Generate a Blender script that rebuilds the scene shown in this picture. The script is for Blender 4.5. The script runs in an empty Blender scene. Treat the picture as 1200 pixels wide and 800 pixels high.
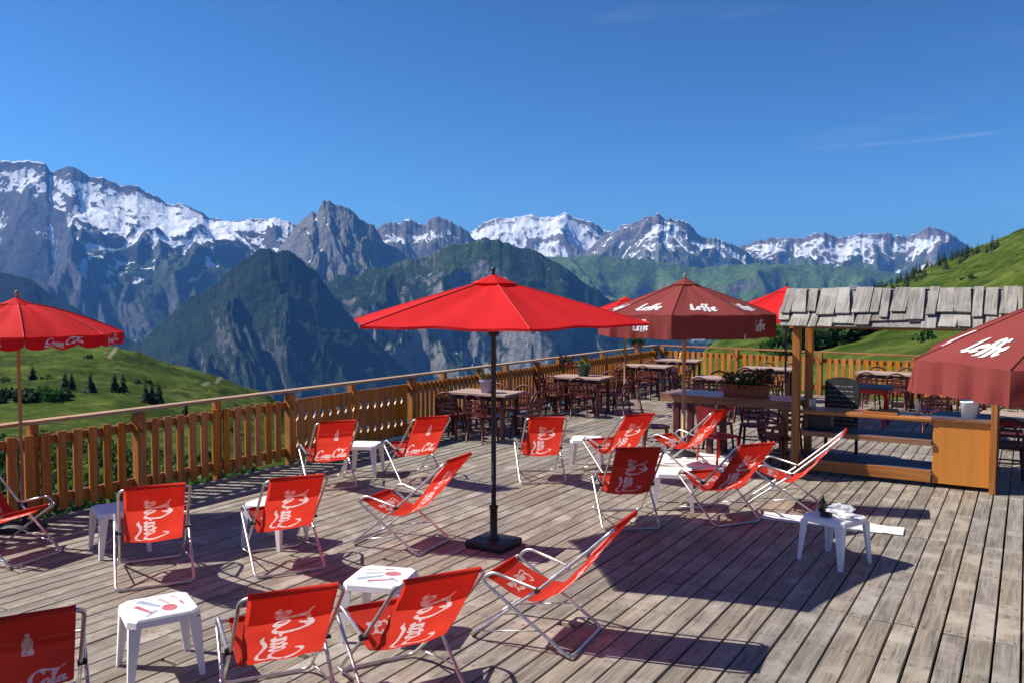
import bpy, math, random
import numpy as np
from mathutils import Vector, Matrix

random.seed(7)
rng = np.random.default_rng(11)
S = bpy.context.scene
C = S.collection
PI = math.pi
R = math.radians

# ------------------------------------------------------------------ camera frame
CAM_H = 2.36
YAW = R(31.7)
FOC = 980.0                       # pixels at a 1200 px wide frame
cY, sY = math.cos(YAW), math.sin(YAW)


def cam2w(lat, fwd):              # metres to the side of / ahead of the viewpoint -> deck axes
    return (lat * cY - fwd * sY, lat * sY + fwd * cY)


def w2cam(x, y):
    return (x * cY + y * sY, -x * sY + y * cY)


# ------------------------------------------------------------------ object helpers
def tag(o, label=None, cat=None, group=None, kind=None):
    if label: o['label'] = label
    if cat: o['category'] = cat
    if group: o['group'] = group
    if kind: o['kind'] = kind
    return o


def empty(name, loc=(0, 0, 0), rz=0.0, label=None, cat=None, group=None):
    o = bpy.data.objects.new(name, None)
    C.objects.link(o)
    o.location = loc
    o.rotation_euler = (0, 0, rz)
    o.empty_display_size = 0.1
    return tag(o, label, cat, group)


def dup(root, loc, rz=0.0, label=None, group=None, cat=None):
    r = root.copy()
    C.objects.link(r)
    r.location = loc
    r.rotation_euler = (0, 0, rz)
    if label: r['label'] = label
    if group: r['group'] = group
    if cat: r['category'] = cat
    for ch in list(root.children):
        c = ch.copy(); C.objects.link(c); c.parent = r
        for g in list(ch.children):
            d = g.copy(); C.objects.link(d); d.parent = c
    return r


def catmull(pts, n=6, closed=False):
    P = [Vector(p) for p in pts]
    out = []
    N = len(P)
    rngi = range(N if closed else N - 1)
    for i in rngi:
        p1, p2 = P[i], P[(i + 1) % N]
        p0 = P[(i - 1) % N] if (closed or i > 0) else p1 * 2 - p2
        p3 = P[(i + 2) % N] if (closed or i + 2 < N) else p2 * 2 - p1
        for k in range(n):
            t = k / n
            out.append(0.5 * ((2 * p1) + (p2 - p0) * t + (2 * p0 - 5 * p1 + 4 * p2 - p3) * t * t
                              + (3 * p1 - p0 - 3 * p2 + p3) * t ** 3))
    if not closed: out.append(P[-1])
    return out


def rounded(pts, r=0.06, n=4, closed=False):
    P = [Vector(p) for p in pts]
    N = len(P)
    out = []
    for i in range(N):
        if not closed and i in (0, N - 1):
            out.append(P[i]); continue
        a, b, c = P[i - 1], P[i], P[(i + 1) % N]
        d1, d2 = (a - b), (c - b)
        rr = min(r, d1.length * .45, d2.length * .45)
        s, e = b + d1.normalized() * rr, b + d2.normalized() * rr
        for k in range(n + 1):
            t = k / n
            out.append(s * (1 - t) ** 2 + b * 2 * t * (1 - t) + e * t * t)
    return out


class MB:
    def __init__(self):
        self.v, self.f, self.m, self.s = [], [], [], []

    def add(self, verts, faces, mi=0, smooth=False):
        o = len(self.v)
        self.v += [tuple(p) for p in verts]
        for f in faces:
            self.f.append([i + o for i in f]); self.m.append(mi); self.s.append(smooth)
        return o

    def box(self, c, size, rz=0.0, mi=0, mat=None):
        hx, hy, hz = size[0] / 2, size[1] / 2, size[2] / 2
        pts = [Vector((sx * hx, sy * hy, sz * hz)) for sz in (-1, 1) for sx, sy in ((-1, -1), (1, -1), (1, 1), (-1, 1))]
        M = mat if mat is not None else Matrix.Rotation(rz, 3, 'Z')
        pts = [M @ p + Vector(c) for p in pts]
        self.add(pts, [(3, 2, 1, 0), (4, 5, 6, 7), (0, 1, 5, 4), (1, 2, 6, 5), (2, 3, 7, 6), (3, 0, 4, 7)], mi)

    def bar(self, a, b, w, h, up=(0, 0, 1), mi=0):
        a, b = Vector(a), Vector(b)
        d = (b - a); L = d.length; d.normalize()
        u = Vector(up)
        s = d.cross(u)
        if s.length < 1e-4: s = d.cross(Vector((1, 0, 0)))
        s.normalize(); u = s.cross(d).normalized()
        M = Matrix((d, s, u)).transposed()
        self.box((a + b) / 2, (L, w, h), mat=M, mi=mi)

    def tube(self, path, r, n=8, closed=False, mi=0, caps=True):
        P = [Vector(p) for p in path]
        N = len(P)
        rad = r if isinstance(r, (list, tuple)) else [r] * N
        T = []
        for i in range(N):
            a = P[i - 1] if (closed or i > 0) else P[i]
            b = P[(i + 1) % N] if (closed or i < N - 1) else P[i]
            t = b - a
            T.append(t.normalized() if t.length > 1e-9 else Vector((0, 0, 1)))
        ref = Vector((0, 0, 1)) if abs(T[0].z) < .9 else Vector((1, 0, 0))
        nrm = T[0].cross(ref).normalized()
        vs = []
        for i in range(N):
            nrm = (nrm - T[i] * nrm.dot(T[i]))
            if nrm.length < 1e-6: nrm = T[i].orthogonal()
            nrm.normalize()
            b = T[i].cross(nrm)
            for k in range(n):
                a = 2 * PI * k / n
                vs.append(P[i] + (nrm * math.cos(a) + b * math.sin(a)) * rad[i])
        fs = []
        for i in range(N if closed else N - 1):
            j = (i + 1) % N
            for k in range(n):
                k2 = (k + 1) % n
                fs.append((i * n + k, j * n + k, j * n + k2, i * n + k2)[::-1])
        o = self.add(vs, fs, mi, True)
        if caps and not closed:
            self.f.append([o + k for k in range(n)]); self.m.append(mi); self.s.append(False)
            self.f.append([o + (N - 1) * n + k for k in range(n)][::-1]); self.m.append(mi); self.s.append(False)

    def lathe(self, prof, n=16, c=(0, 0, 0), mi=0, smooth=True):
        vs = []
        for r, z in prof:
            for k in range(n):
                a = 2 * PI * k / n
                vs.append((c[0] + r * math.cos(a), c[1] + r * math.sin(a), c[2] + z))
        fs = []
        for i in range(len(prof) - 1):
            for k in range(n):
                k2 = (k + 1) % n
                fs.append((i * n + k, i * n + k2, (i + 1) * n + k2, (i + 1) * n + k))
        self.add(vs, fs, mi, smooth)

    def prism(self, poly, off, mi=0):
        """poly: 3D points of a flat outline, extruded along the vector off."""
        P = [Vector(p) for p in poly]; off = Vector(off)
        N = len(P)
        vs = P + [p + off for p in P]
        fs = [tuple(range(N))[::-1], tuple(range(N, 2 * N))]
        for i in range(N):
            j = (i + 1) % N
            fs.append((i, j, N + j, N + i))
        self.add(vs, fs, mi)

    def build(self, name, mats, parent=None, bevel=0.0, tones=None):
        me = bpy.data.meshes.new(name)
        me.from_pydata(self.v, [], self.f)
        if not isinstance(mats, (list, tuple)): mats = [mats]
        for m in mats: me.materials.append(m)
        me.polygons.foreach_set('material_index', self.m)
        me.polygons.foreach_set('use_smooth', self.s)
        if tones is not None:
            a = me.attributes.new('tone', 'FLOAT', 'FACE')
            a.data.foreach_set('value', tones)
        me.update()
        o = bpy.data.objects.new(name, me)
        C.objects.link(o)
        if parent is not None: o.parent = parent
        if bevel > 0:
            b = o.modifiers.new('bevel', 'BEVEL'); b.width = bevel; b.segments = 2; b.limit_method = 'ANGLE'
        return o


# ------------------------------------------------------------------ materials
def newmat(name):
    m = bpy.data.materials.new(name); m.use_nodes = True
    nt = m.node_tree
    for n in list(nt.nodes): nt.nodes.remove(n)
    out = nt.nodes.new('ShaderNodeOutputMaterial')
    return m, nt, out


def N(nt, typ, **kw):
    n = nt.nodes.new(typ)
    for k, v in kw.items(): setattr(n, k, v)
    return n


def link(nt, a, b): nt.links.new(a, b)


def ramp(nt, fac, stops, interp='LINEAR'):
    r = N(nt, 'ShaderNodeValToRGB'); r.color_ramp.interpolation = interp
    while len(r.color_ramp.elements) < len(stops): r.color_ramp.elements.new(0.5)
    for e, (p, c) in zip(r.color_ramp.elements, stops):
        e.position = p; e.color = c if len(c) == 4 else (*c, 1)
    link(nt, fac, r.inputs[0]); return r.outputs[0]


def mathn(nt, op, a, b=None, c=None, clamp=False):
    n = N(nt, 'ShaderNodeMath', operation=op); n.use_clamp = clamp
    for i, x in enumerate((a, b, c)):
        if x is None: continue
        if isinstance(x, (int, float)): n.inputs[i].default_value = x
        else: link(nt, x, n.inputs[i])
    return n.outputs[0]


def smooth(nt, v, lo, hi):
    n = N(nt, 'ShaderNodeMapRange', interpolation_type='SMOOTHSTEP')
    link(nt, v, n.inputs[0]); n.inputs[1].default_value = lo; n.inputs[2].default_value = hi
    return n.outputs[0]


def mixc(nt, f, a, b):
    n = N(nt, 'ShaderNodeMix', data_type='RGBA')
    if isinstance(f, (int, float)): n.inputs[0].default_value = f
    else: link(nt, f, n.inputs[0])
    for i, x in ((6, a), (7, b)):
        if isinstance(x, tuple): n.inputs[i].default_value = x if len(x) == 4 else (*x, 1)
        else: link(nt, x, n.inputs[i])
    return n.outputs[2]


def noise(nt, vec, scale, detail=4, rough=.55, dist=0.0):
    n = N(nt, 'ShaderNodeTexNoise'); n.inputs['Scale'].default_value = scale
    n.inputs['Detail'].default_value = detail; n.inputs['Roughness'].default_value = rough
    n.inputs['Distortion'].default_value = dist
    if vec is not None: link(nt, vec, n.inputs['Vector'])
    return n.outputs[0]


def mapping(nt, vec, sc, loc=(0, 0, 0)):
    m = N(nt, 'ShaderNodeMapping'); m.inputs['Scale'].default_value = sc; m.inputs['Location'].default_value = loc
    link(nt, vec, m.inputs['Vector']); return m.outputs[0]


def bumpn(nt, h, strength=.3, dist=.01):
    b = N(nt, 'ShaderNodeBump'); b.inputs['Strength'].default_value = strength; b.inputs['Distance'].default_value = dist
    link(nt, h, b.inputs['Height']); return b.outputs[0]


def simple(name, col, rough=.5, metal=0.0, var=.25, scale=6.0, bump=0.0, bscale=40.0, spec=.5, coat=0.0):
    m, nt, out = newmat(name)
    p = N(nt, 'ShaderNodeBsdfPrincipled'); link(nt, p.outputs[0], out.inputs[0])
    tc = N(nt, 'ShaderNodeTexCoord')
    ns = noise(nt, tc.outputs['Object'], scale, 5, .6)
    lo = tuple(c * (1 - var) for c in col); hi = tuple(min(1, c * (1 + var)) for c in col)
    link(nt, ramp(nt, ns, [(.3, lo), (.7, hi)]), p.inputs['Base Color'])
    rr = N(nt, 'ShaderNodeMapRange'); link(nt, ns, rr.inputs[0])
    rr.inputs[3].default_value = max(.03, rough - .1); rr.inputs[4].default_value = min(1, rough + .12)
    link(nt, rr.outputs[0], p.inputs['Roughness'])
    p.inputs['Metallic'].default_value = metal
    p.inputs['Specular IOR Level'].default_value = spec
    p.inputs['Coat Weight'].default_value = coat
    if bump:
        link(nt, bumpn(nt, noise(nt, tc.outputs['Object'], bscale, 4), bump, .01), p.inputs['Normal'])
    return m


def fabric(name, col, trans=.35, var=.12, scale=3.0, rough=.8, sheen=0.05):
    m, nt, out = newmat(name)
    tc = N(nt, 'ShaderNodeTexCoord')
    ns = noise(nt, tc.outputs['Object'], scale, 6, .6)
    c = ramp(nt, ns, [(.25, tuple(x * (1 - var) for x in col)), (.75, tuple(min(1, x * (1 + var)) for x in col))])
    wv = noise(nt, mapping(nt, tc.outputs['Object'], (1, 1, 1)), 260, 2)
    big = noise(nt, tc.outputs['Object'], 5.0, 3)
    bmp = bumpn(nt, mathn(nt, 'ADD', mathn(nt, 'MULTIPLY', wv, .15), big), .35, .02)
    p = N(nt, 'ShaderNodeBsdfPrincipled'); link(nt, c, p.inputs['Base Color'])
    p.inputs['Roughness'].default_value = rough; p.inputs['Specular IOR Level'].default_value = .25
    link(nt, bmp, p.inputs['Normal'])
    t = N(nt, 'ShaderNodeBsdfTranslucent'); link(nt, c, t.inputs[0]); link(nt, bmp, t.inputs[1])
    mx = N(nt, 'ShaderNodeMixShader'); mx.inputs[0].default_value = trans
    link(nt, p.outputs[0], mx.inputs[1]); link(nt, t.outputs[0], mx.inputs[2]); link(nt, mx.outputs[0], out.inputs[0])
    return m


def wood(name, dark, light, axis=1, rough=.6, grain=1.0, use_tone=False, coat=0.0, weather=None, axis2=None, spec=.35, screws=None, sat=(.72, 1.08)):
    """Grain runs along the given axis of the object coordinates; 'tone' is a per-plank value stored on the faces."""
    m, nt, out = newmat(name)
    p = N(nt, 'ShaderNodeBsdfPrincipled'); link(nt, p.outputs[0], out.inputs[0])
    tc = N(nt, 'ShaderNodeTexCoord')
    sc = [14.0, 14.0, 14.0]; sc[axis] = .9
    if axis2 is not None: sc[axis2] = .9
    vec = tc.outputs['Object']
    if use_tone:
        at = N(nt, 'ShaderNodeAttribute', attribute_name='tone')
        cb = N(nt, 'ShaderNodeCombineXYZ')
        link(nt, mathn(nt, 'MULTIPLY', at.outputs['Fac'], 37.0), cb.inputs[1])
        link(nt, mathn(nt, 'MULTIPLY', at.outputs['Fac'], 11.0), cb.inputs[2])
        va = N(nt, 'ShaderNodeVectorMath', operation='ADD'); link(nt, vec, va.inputs[0]); link(nt, cb.outputs[0], va.inputs[1])
        vec = va.outputs[0]
    g1 = noise(nt, mapping(nt, vec, tuple(s * grain for s in sc)), 1.6, 6, .65, .6)
    sc2 = [60.0, 60.0, 60.0]; sc2[axis] = 2.0
    if axis2 is not None: sc2[axis2] = 2.0
    g2 = noise(nt, mapping(nt, vec, tuple(s * grain for s in sc2)), 1.5, 3, .6)
    f = mathn(nt, 'ADD', mathn(nt, 'MULTIPLY', g1, .6), mathn(nt, 'MULTIPLY', g2, .4))
    col = ramp(nt, f, [(.36, dark), (.62, light)])
    if weather:
        pt = noise(nt, vec, 2.2, 5, .65)
        col = mixc(nt, smooth(nt, pt, .48, .68), col, weather[0])
        pt2 = noise(nt, vec, 7.5, 6, .78)
        col = mixc(nt, mathn(nt, 'MULTIPLY', smooth(nt, pt2, .55, .75), .6), col, weather[1])
    if screws:
        so_ = N(nt, 'ShaderNodeSeparateXYZ'); link(nt, tc.outputs['Object'], so_.inputs[0])
        fx = mathn(nt, 'FRACT', mathn(nt, 'DIVIDE', mathn(nt, 'ADD', so_.outputs[0], screws[0]), screws[1]))
        dx_ = mathn(nt, 'MULTIPLY', mathn(nt, 'SUBTRACT', mathn(nt, 'ABSOLUTE', mathn(nt, 'SUBTRACT', fx, .5)), .27), screws[1])
        fy = mathn(nt, 'FRACT', mathn(nt, 'DIVIDE', mathn(nt, 'ADD', so_.outputs[1], 7.25), .75))
        dy_ = mathn(nt, 'MULTIPLY', mathn(nt, 'SUBTRACT', fy, .5), .75)
        rr_ = mathn(nt, 'SQRT', mathn(nt, 'ADD', mathn(nt, 'MULTIPLY', dx_, dx_), mathn(nt, 'MULTIPLY', dy_, dy_)))
        col = mixc(nt, smooth(nt, rr_, .0085, .0045), col, (.03, .026, .022))
        rust = mathn(nt, 'MULTIPLY', smooth(nt, rr_, .03, .006), .35)
        col = mixc(nt, rust, col, (.09, .06, .04))
    if use_tone:
        hs = N(nt, 'ShaderNodeHueSaturation'); link(nt, col, hs.inputs['Color'])
        mr = N(nt, 'ShaderNodeMapRange'); link(nt, at.outputs['Fac'], mr.inputs[0])
        mr.inputs[3].default_value = .84; mr.inputs[4].default_value = 1.14
        link(nt, mr.outputs[0], hs.inputs['Value'])
        wn = N(nt, 'ShaderNodeTexWhiteNoise', noise_dimensions='1D'); link(nt, at.outputs['Fac'], wn.inputs['W'])
        ms = N(nt, 'ShaderNodeMapRange'); link(nt, wn.outputs[0], ms.inputs[0])
        ms.inputs[3].default_value = sat[0]; ms.inputs[4].default_value = sat[1]
        link(nt, ms.outputs[0], hs.inputs['Saturation'])
        col = hs.outputs[0]
    link(nt, col, p.inputs['Base Color'])
    p.inputs['Roughness'].default_value = rough
    p.inputs['Specular IOR Level'].default_value = spec
    p.inputs['Coat Weight'].default_value = coat
    p.inputs['Coat Roughness'].default_value = .25
    link(nt, bumpn(nt, f, .5, .004), p.inputs['Normal'])
    return m


M = {}
M['deck'] = wood('weathered_deck', (.115, .095, .074), (.315, .268, .208), 1, .64, 1, True,
                 spec=.5, weather=((.36, .312, .25), (.115, .092, .070)), screws=(9.0 - .27 + .08025, .1605))
M['deck_trim'] = wood('deck_trim', (.12, .11, .10), (.30, .28, .26), 1, .8)
M['varnish_z'] = wood('varnished_wood_upright', (.20, .060, .011), (.50, .20, .038), 2, .45, .7, coat=.15)
M['varnish_y'] = wood('varnished_wood_long', (.19, .056, .011), (.46, .18, .035), 1, .45, .7, coat=.15)
M['varnish_x'] = wood('varnished_wood_cross', (.20, .062, .012), (.48, .19, .04), 0, .45, .7, coat=.15)
M['picket'] = wood('varnished_pickets', (.23, .066, .009), (.60, .24, .036), 2, .48, .7, True, coat=.12, sat=(.94, 1.08))
M['handrail'] = wood('grey_handrail', (.26, .15, .075), (.52, .37, .23), 1, .6)
M['shingle'] = wood('weathered_shingle', (.12, .105, .09), (.36, .325, .285), 1, .85, 1.2, True, weather=((.36, .325, .285), (.12, .10, .085)), axis2=2)
M['plywood'] = wood('orange_plywood', (.50, .185, .028), (.58, .225, .036), 2, .42, .25, coat=.1)
M['counter'] = wood('brown_counter', (.15, .06, .03), (.34, .17, .09), 0, .35, .8, coat=.2)
M['table_wood'] = wood('pale_table_wood', (.30, .20, .15), (.52, .38, .30), 0, .55, .8)
M['pole_wood'] = wood('pole_wood', (.30, .14, .05), (.55, .30, .12), 2, .45)
M['shelf_blue'] = simple('blue_painted_shelf', (.045, .05, .085), .6, 0, .3, 5)
M['maroon'] = simple('maroon_paint', (.075, .008, .011), .5, 0, .35, 8)
M['maroon_dark'] = simple('dark_maroon_paint', (.055, .010, .012), .4, 0, .35, 8)
M['red_plastic'] = simple('red_plastic', (.5, .02, .02), .45, 0, .2, 6)
M['sling'] = fabric('red_sling_cloth', (.70, .048, .026), .50, .16, 3)
def worn_print(name, base, thr):
    m = fabric(name, (.78, .70, .68), .25, .15, 30)
    nt = m.node_tree
    tc = N(nt, 'ShaderNodeTexCoord')
    f = smooth(nt, noise(nt, tc.outputs['Object'], 42, 5, .75), thr, thr + .16)
    c = mixc(nt, f, (.80, .72, .70), base)
    for n in nt.nodes:
        if n.bl_idname == 'ShaderNodeBsdfPrincipled': link(nt, c, n.inputs['Base Color'])
        if n.bl_idname == 'ShaderNodeBsdfTranslucent': link(nt, c, n.inputs[0])
    return m
M['print'] = worn_print('white_cloth_print', (.62, .09, .075), .50)
def printed_cloth():
    m = M['sling']; nt = m.node_tree
    tc = N(nt, 'ShaderNodeTexCoord'); at = N(nt, 'ShaderNodeAttribute', attribute_name='ink')
    worn = smooth(nt, noise(nt, tc.outputs['Object'], 38, 5, .75), .66, .52)
    f = mathn(nt, 'MULTIPLY', smooth(nt, at.outputs['Fac'], -.0012, .0016), worn)
    for n in list(nt.nodes):
        if n.bl_idname in ('ShaderNodeBsdfPrincipled', 'ShaderNodeBsdfTranslucent'):
            src = n.inputs[0].links[0].from_socket
            link(nt, mixc(nt, f, src, (.80, .64, .61)), n.inputs[0])
printed_cloth()
M['print_faint'] = fabric('faded_cloth_print', (.72, .36, .34), .3, .3, 40)
M['canopy_red'] = fabric('red_canopy_cloth', (.76, .016, .018), .38, .08, 1.5)
M['canopy_maroon'] = fabric('maroon_canopy_cloth', (.30, .058, .052), .38, .14, 1.5)
M['seam_red'] = simple('red_seam_tape', (.50, .012, .014), .8)
M['seam_maroon'] = simple('maroon_seam_tape', (.17, .022, .022), .8)
M['canopy_print'] = fabric('white_canopy_print', (.80, .76, .74), .2, .1, 20)
M['steel'] = simple('galvanised_tube', (.62, .60, .57), .32, .85, .2, 20)
M['black_metal'] = simple('black_painted_metal', (.012, .012, .013), .42, 0, .3, 8)
M['black_plastic'] = simple('black_plastic', (.014, .015, .016), .5, 0, .3, 12, .2)
M['white_plastic'] = simple('white_moulded_plastic', (.80, .79, .78), .38, 0, .05, 9)
M['print_red'] = simple('red_print', (.52, .16, .17), .4)
M['print_blue'] = simple('blue_print', (.34, .42, .52), .4)
M['print_grey'] = simple('grey_print', (.52, .46, .48), .4)
M['purple_pot'] = simple('lilac_ceramic', (.36, .28, .44), .3)
M['green_pot'] = simple('dark_green_ceramic', (.02, .07, .05), .3)
M['terracotta'] = simple('terracotta', (.42, .13, .05), .75, 0, .2, 10)
M['leaf'] = fabric('plant_leaves', (.06, .13, .025), .3, .4, 8)
M['leaf_dark'] = fabric('dark_plant_leaves', (.025, .06, .018), .25, .4, 8)
M['petal_pink'] = fabric('pink_petals', (.62, .10, .20), .3, .2, 8)
M['petal_red'] = fabric('red_petals', (.60, .03, .02), .3, .2, 8)
M['soil'] = simple('soil', (.03, .02, .013), .95)
M['paper'] = fabric('white_paper', (.82, .82, .80), .2, .05, 4)
M['slate'] = simple('chalkboard_slate', (.018, .019, .02), .6, 0, .4, 5)
M['chalk'] = simple('chalk_marks', (.35, .35, .34), .9)
M['concrete'] = simple('white_concrete', (.78, .77, .74), .8, 0, .12, 12, .3)
M['cream'] = simple('cream_ceramic', (.70, .63, .48), .35, 0, .08)
M['bark'] = simple('conifer_bark', (.07, .045, .03), .9, 0, .3, 10)
M['needles'] = fabric('conifer_needles', (.020, .042, .016), .15, .5, 1.2)
M['dark_glass'] = simple('dark_bottle_glass', (.012, .010, .008), .12, 0, .2)

# thin clear bag
m, nt, out = newmat('clear_plastic_bag')
pb = N(nt, 'ShaderNodeBsdfPrincipled'); pb.inputs['Base Color'].default_value = (.75, .78, .82, 1)
pb.inputs['Roughness'].default_value = .15
tr = N(nt, 'ShaderNodeBsdfTransparent'); mx = N(nt, 'ShaderNodeMixShader'); mx.inputs[0].default_value = .38
link(nt, tr.outputs[0], mx.inputs[1]); link(nt, pb.outputs[0], mx.inputs[2]); link(nt, mx.outputs[0], out.inputs[0])
M['bag'] = m

# ------------------------------------------------------------------ sun, sky, camera
SUN_AZ = R(24)                    # the shadows run this far round from +X towards +Y
SUN_EL = R(45)
to_sun = Vector((-math.cos(SUN_AZ) * math.cos(SUN_EL), -math.sin(SUN_AZ) * math.cos(SUN_EL), math.sin(SUN_EL)))
sl = bpy.data.lights.new('sun', 'SUN'); sl.energy = 5.0; sl.angle = R(.5); sl.color = (1.0, .94, .845)
so = bpy.data.objects.new('sun', sl); C.objects.link(so)
so.rotation_euler = to_sun.to_track_quat('Z', 'Y').to_euler(); so.location = (-30, -20, 40)
w = bpy.data.worlds.new('World'); S.world = w; w.use_nodes = True
wt = w.node_tree
for n in list(wt.nodes): wt.nodes.remove(n)
wo = wt.nodes.new('ShaderNodeOutputWorld'); bg = wt.nodes.new('ShaderNodeBackground')
sky = wt.nodes.new('ShaderNodeTexSky'); sky.sky_type = 'NISHITA'; sky.sun_disc = False
sky.sun_elevation = SUN_EL; sky.sun_rotation = math.atan2(to_sun.x, to_sun.y)
sky.altitude = 2000; sky.air_density = 1.0; sky.dust_density = .6; sky.ozone_density = 3.0
bg.inputs[1].default_value = .085
gm = wt.nodes.new('ShaderNodeGamma'); gm.inputs[1].default_value = 1.48
tint = wt.nodes.new('ShaderNodeMix'); tint.data_type = 'RGBA'; tint.blend_type = 'MULTIPLY'; tint.inputs[0].default_value = 1.0
tint.inputs[7].default_value = (.280, .415, .455, 1)
wt.links.new(sky.outputs[0], gm.inputs[0]); wt.links.new(gm.outputs[0], tint.inputs[6])
def dirv(px, py):
    u, v = (px - 600) / FOC, (351 - py) / FOC
    x_, y_ = cam2w(u, 1.0)
    return Vector((x_, y_, v)).normalized()
d1, d2 = dirv(850, 186), dirv(1200, 155)
gn = d1.cross(d2).normalized(); along = (d2 - d1).normalized()
tcw = wt.nodes.new('ShaderNodeTexCoord')
def vdot(vec):
    n = wt.nodes.new('ShaderNodeVectorMath'); n.operation = 'DOT_PRODUCT'; n.inputs[1].default_value = vec
    wt.links.new(tcw.outputs['Generated'], n.inputs[0]); return n.outputs['Value']
wob = noise(wt, tcw.outputs['Generated'], 14, 4, .6)
off = mathn(wt, 'ADD', vdot(gn), mathn(wt, 'MULTIPLY', mathn(wt, 'SUBTRACT', wob, .5), .006))
core = smooth(wt, mathn(wt, 'ABSOLUTE', off), .0034, .0)
a0, a1 = d1.dot(along), d2.dot(along)
fade = smooth(wt, vdot(along), a0 - .05, a0 + .30)
strk = mathn(wt, 'MULTIPLY', mathn(wt, 'MULTIPLY', core, fade), mathn(wt, 'MULTIPLY', smooth(wt, noise(wt, tcw.outputs['Generated'], 30, 4, .7), .3, .7), .15))
wisp = mathn(wt, 'MULTIPLY', smooth(wt, noise(wt, mapping(wt, tcw.outputs['Generated'], (3, 3, 16)), 1.4, 6, .62, .6), .56, .80), .055)
skyc = mixc(wt, mathn(wt, 'ADD', strk, wisp), tint.outputs[2], (7.0, 7.6, 8.2))
wt.links.new(skyc, bg.inputs[0]); wt.links.new(bg.outputs[0], wo.inputs[0])

cd = bpy.data.cameras.new('camera'); cam = bpy.data.objects.new('camera', cd); C.objects.link(cam)
cd.sensor_width = 36.0; cd.lens = FOC / 1200 * 36.0; cd.clip_start = .05; cd.clip_end = 60000
cam.location = (0, 0, CAM_H); cam.rotation_euler = (R(90) - math.atan(49 / FOC), 0, YAW)
S.camera = cam
S.render.engine = 'CYCLES'
S.cycles.use_denoising = True
S.cycles.max_bounces = 8; S.cycles.volume_bounces = 0; S.cycles.transparent_max_bounces = 8
S.view_settings.view_transform = 'Standard'; S.view_settings.look = 'None'
S.view_settings.exposure = 0.68; S.view_settings.gamma = 1.0; S.view_settings.use_curve_mapping = False

# ------------------------------------------------------------------ noise for the terrain
_perm = rng.permutation(1024)
_grad = rng.normal(size=(1024, 2)); _grad /= np.linalg.norm(_grad, axis=1)[:, None]


def gnoise(x, y):
    xi, yi = np.floor(x).astype(int), np.floor(y).astype(int)
    xf, yf = x - xi, y - yi
    u = xf ** 3 * (xf * (xf * 6 - 15) + 10); v = yf ** 3 * (yf * (yf * 6 - 15) + 10)

    def g(ix, iy, dx, dy):
        h = _perm[(_perm[ix & 1023] + iy) & 1023]
        gr = _grad[h]
        return gr[..., 0] * dx + gr[..., 1] * dy
    a = g(xi, yi, xf, yf); b = g(xi + 1, yi, xf - 1, yf)
    c = g(xi, yi + 1, xf, yf - 1); d = g(xi + 1, yi + 1, xf - 1, yf - 1)
    return (a + (b - a) * u + (c - a) * v + (a - b - c + d) * u * v) * 1.5


def fbm(x, y, o=5, gain=.5):
    s, a = 0, 1.0
    for i in range(o):
        s = s + a * gnoise(x * 2 ** i + 17.3 * i, y * 2 ** i + 5.1 * i); a *= gain
    return s


def ridged(x, y, o=6, gain=.55):
    s, a, wgt = 0, 1.0, 1.0
    for i in range(o):
        n = 1 - np.abs(gnoise(x * 2.05 ** i + 31.7 * i, y * 2.05 ** i + 7.9 * i))
        n = n * n * wgt
        wgt = np.clip(n * 1.6, 0, 1)
        s = s + n * a; a *= gain
    return s


def dnoise(x, y):
    xi, yi = np.floor(x).astype(int), np.floor(y).astype(int)
    xf, yf = x - xi, y - yi
    u = xf ** 3 * (xf * (xf * 6 - 15) + 10); v = yf ** 3 * (yf * (yf * 6 - 15) + 10)
    du = 30 * xf ** 2 * (xf - 1) ** 2; dv = 30 * yf ** 2 * (yf - 1) ** 2
    G = [_grad[_perm[(_perm[(xi + i) & 1023] + yi + j) & 1023]] for i, j in ((0, 0), (1, 0), (0, 1), (1, 1))]
    a, b, c, d = [g[..., 0] * (xf - i) + g[..., 1] * (yf - j) for g, (i, j) in zip(G, ((0, 0), (1, 0), (0, 1), (1, 1)))]
    val = a + (b - a) * u + (c - a) * v + (a - b - c + d) * u * v
    def mixg(q): return G[0][..., q] + (G[1][..., q] - G[0][..., q]) * u + (G[2][..., q] - G[0][..., q]) * v + (G[0][..., q] - G[1][..., q] - G[2][..., q] + G[3][..., q]) * u * v
    return val * 1.5, (mixg(0) + du * ((b - a) + v * (a - b - c + d))) * 1.5, (mixg(1) + dv * ((c - a) + u * (a - b - c + d))) * 1.5


def eroded(x, y, o=9, gain=.5, k=1.0):
    '''Layered noise whose fine layers fade on steep parts: sharp crests, smooth fans.'''
    s, a = 0.0, 1.0
    dx = dy = 0.0
    for i in range(o):
        n, nx_, ny_ = dnoise(x + 13.7 * i, y - 7.3 * i)
        dx = dx + nx_; dy = dy + ny_
        s = s + a * n / (1 + k * (dx * dx + dy * dy))
        a *= gain
        x, y = 1.6 * x - 1.2 * y, 1.2 * x + 1.6 * y
    return s


def blur(Z, r):
    for ax in (0, 1):
        P = np.pad(Z, [(r + 1, r) if q == ax else (0, 0) for q in (0, 1)], mode='edge')
        cs = np.cumsum(P, axis=ax)
        n = Z.shape[ax]
        Z = (np.take(cs, np.arange(2 * r + 1, 2 * r + 1 + n), axis=ax) - np.take(cs, np.arange(0, n), axis=ax)) / (2 * r + 1)
    return Z


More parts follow.
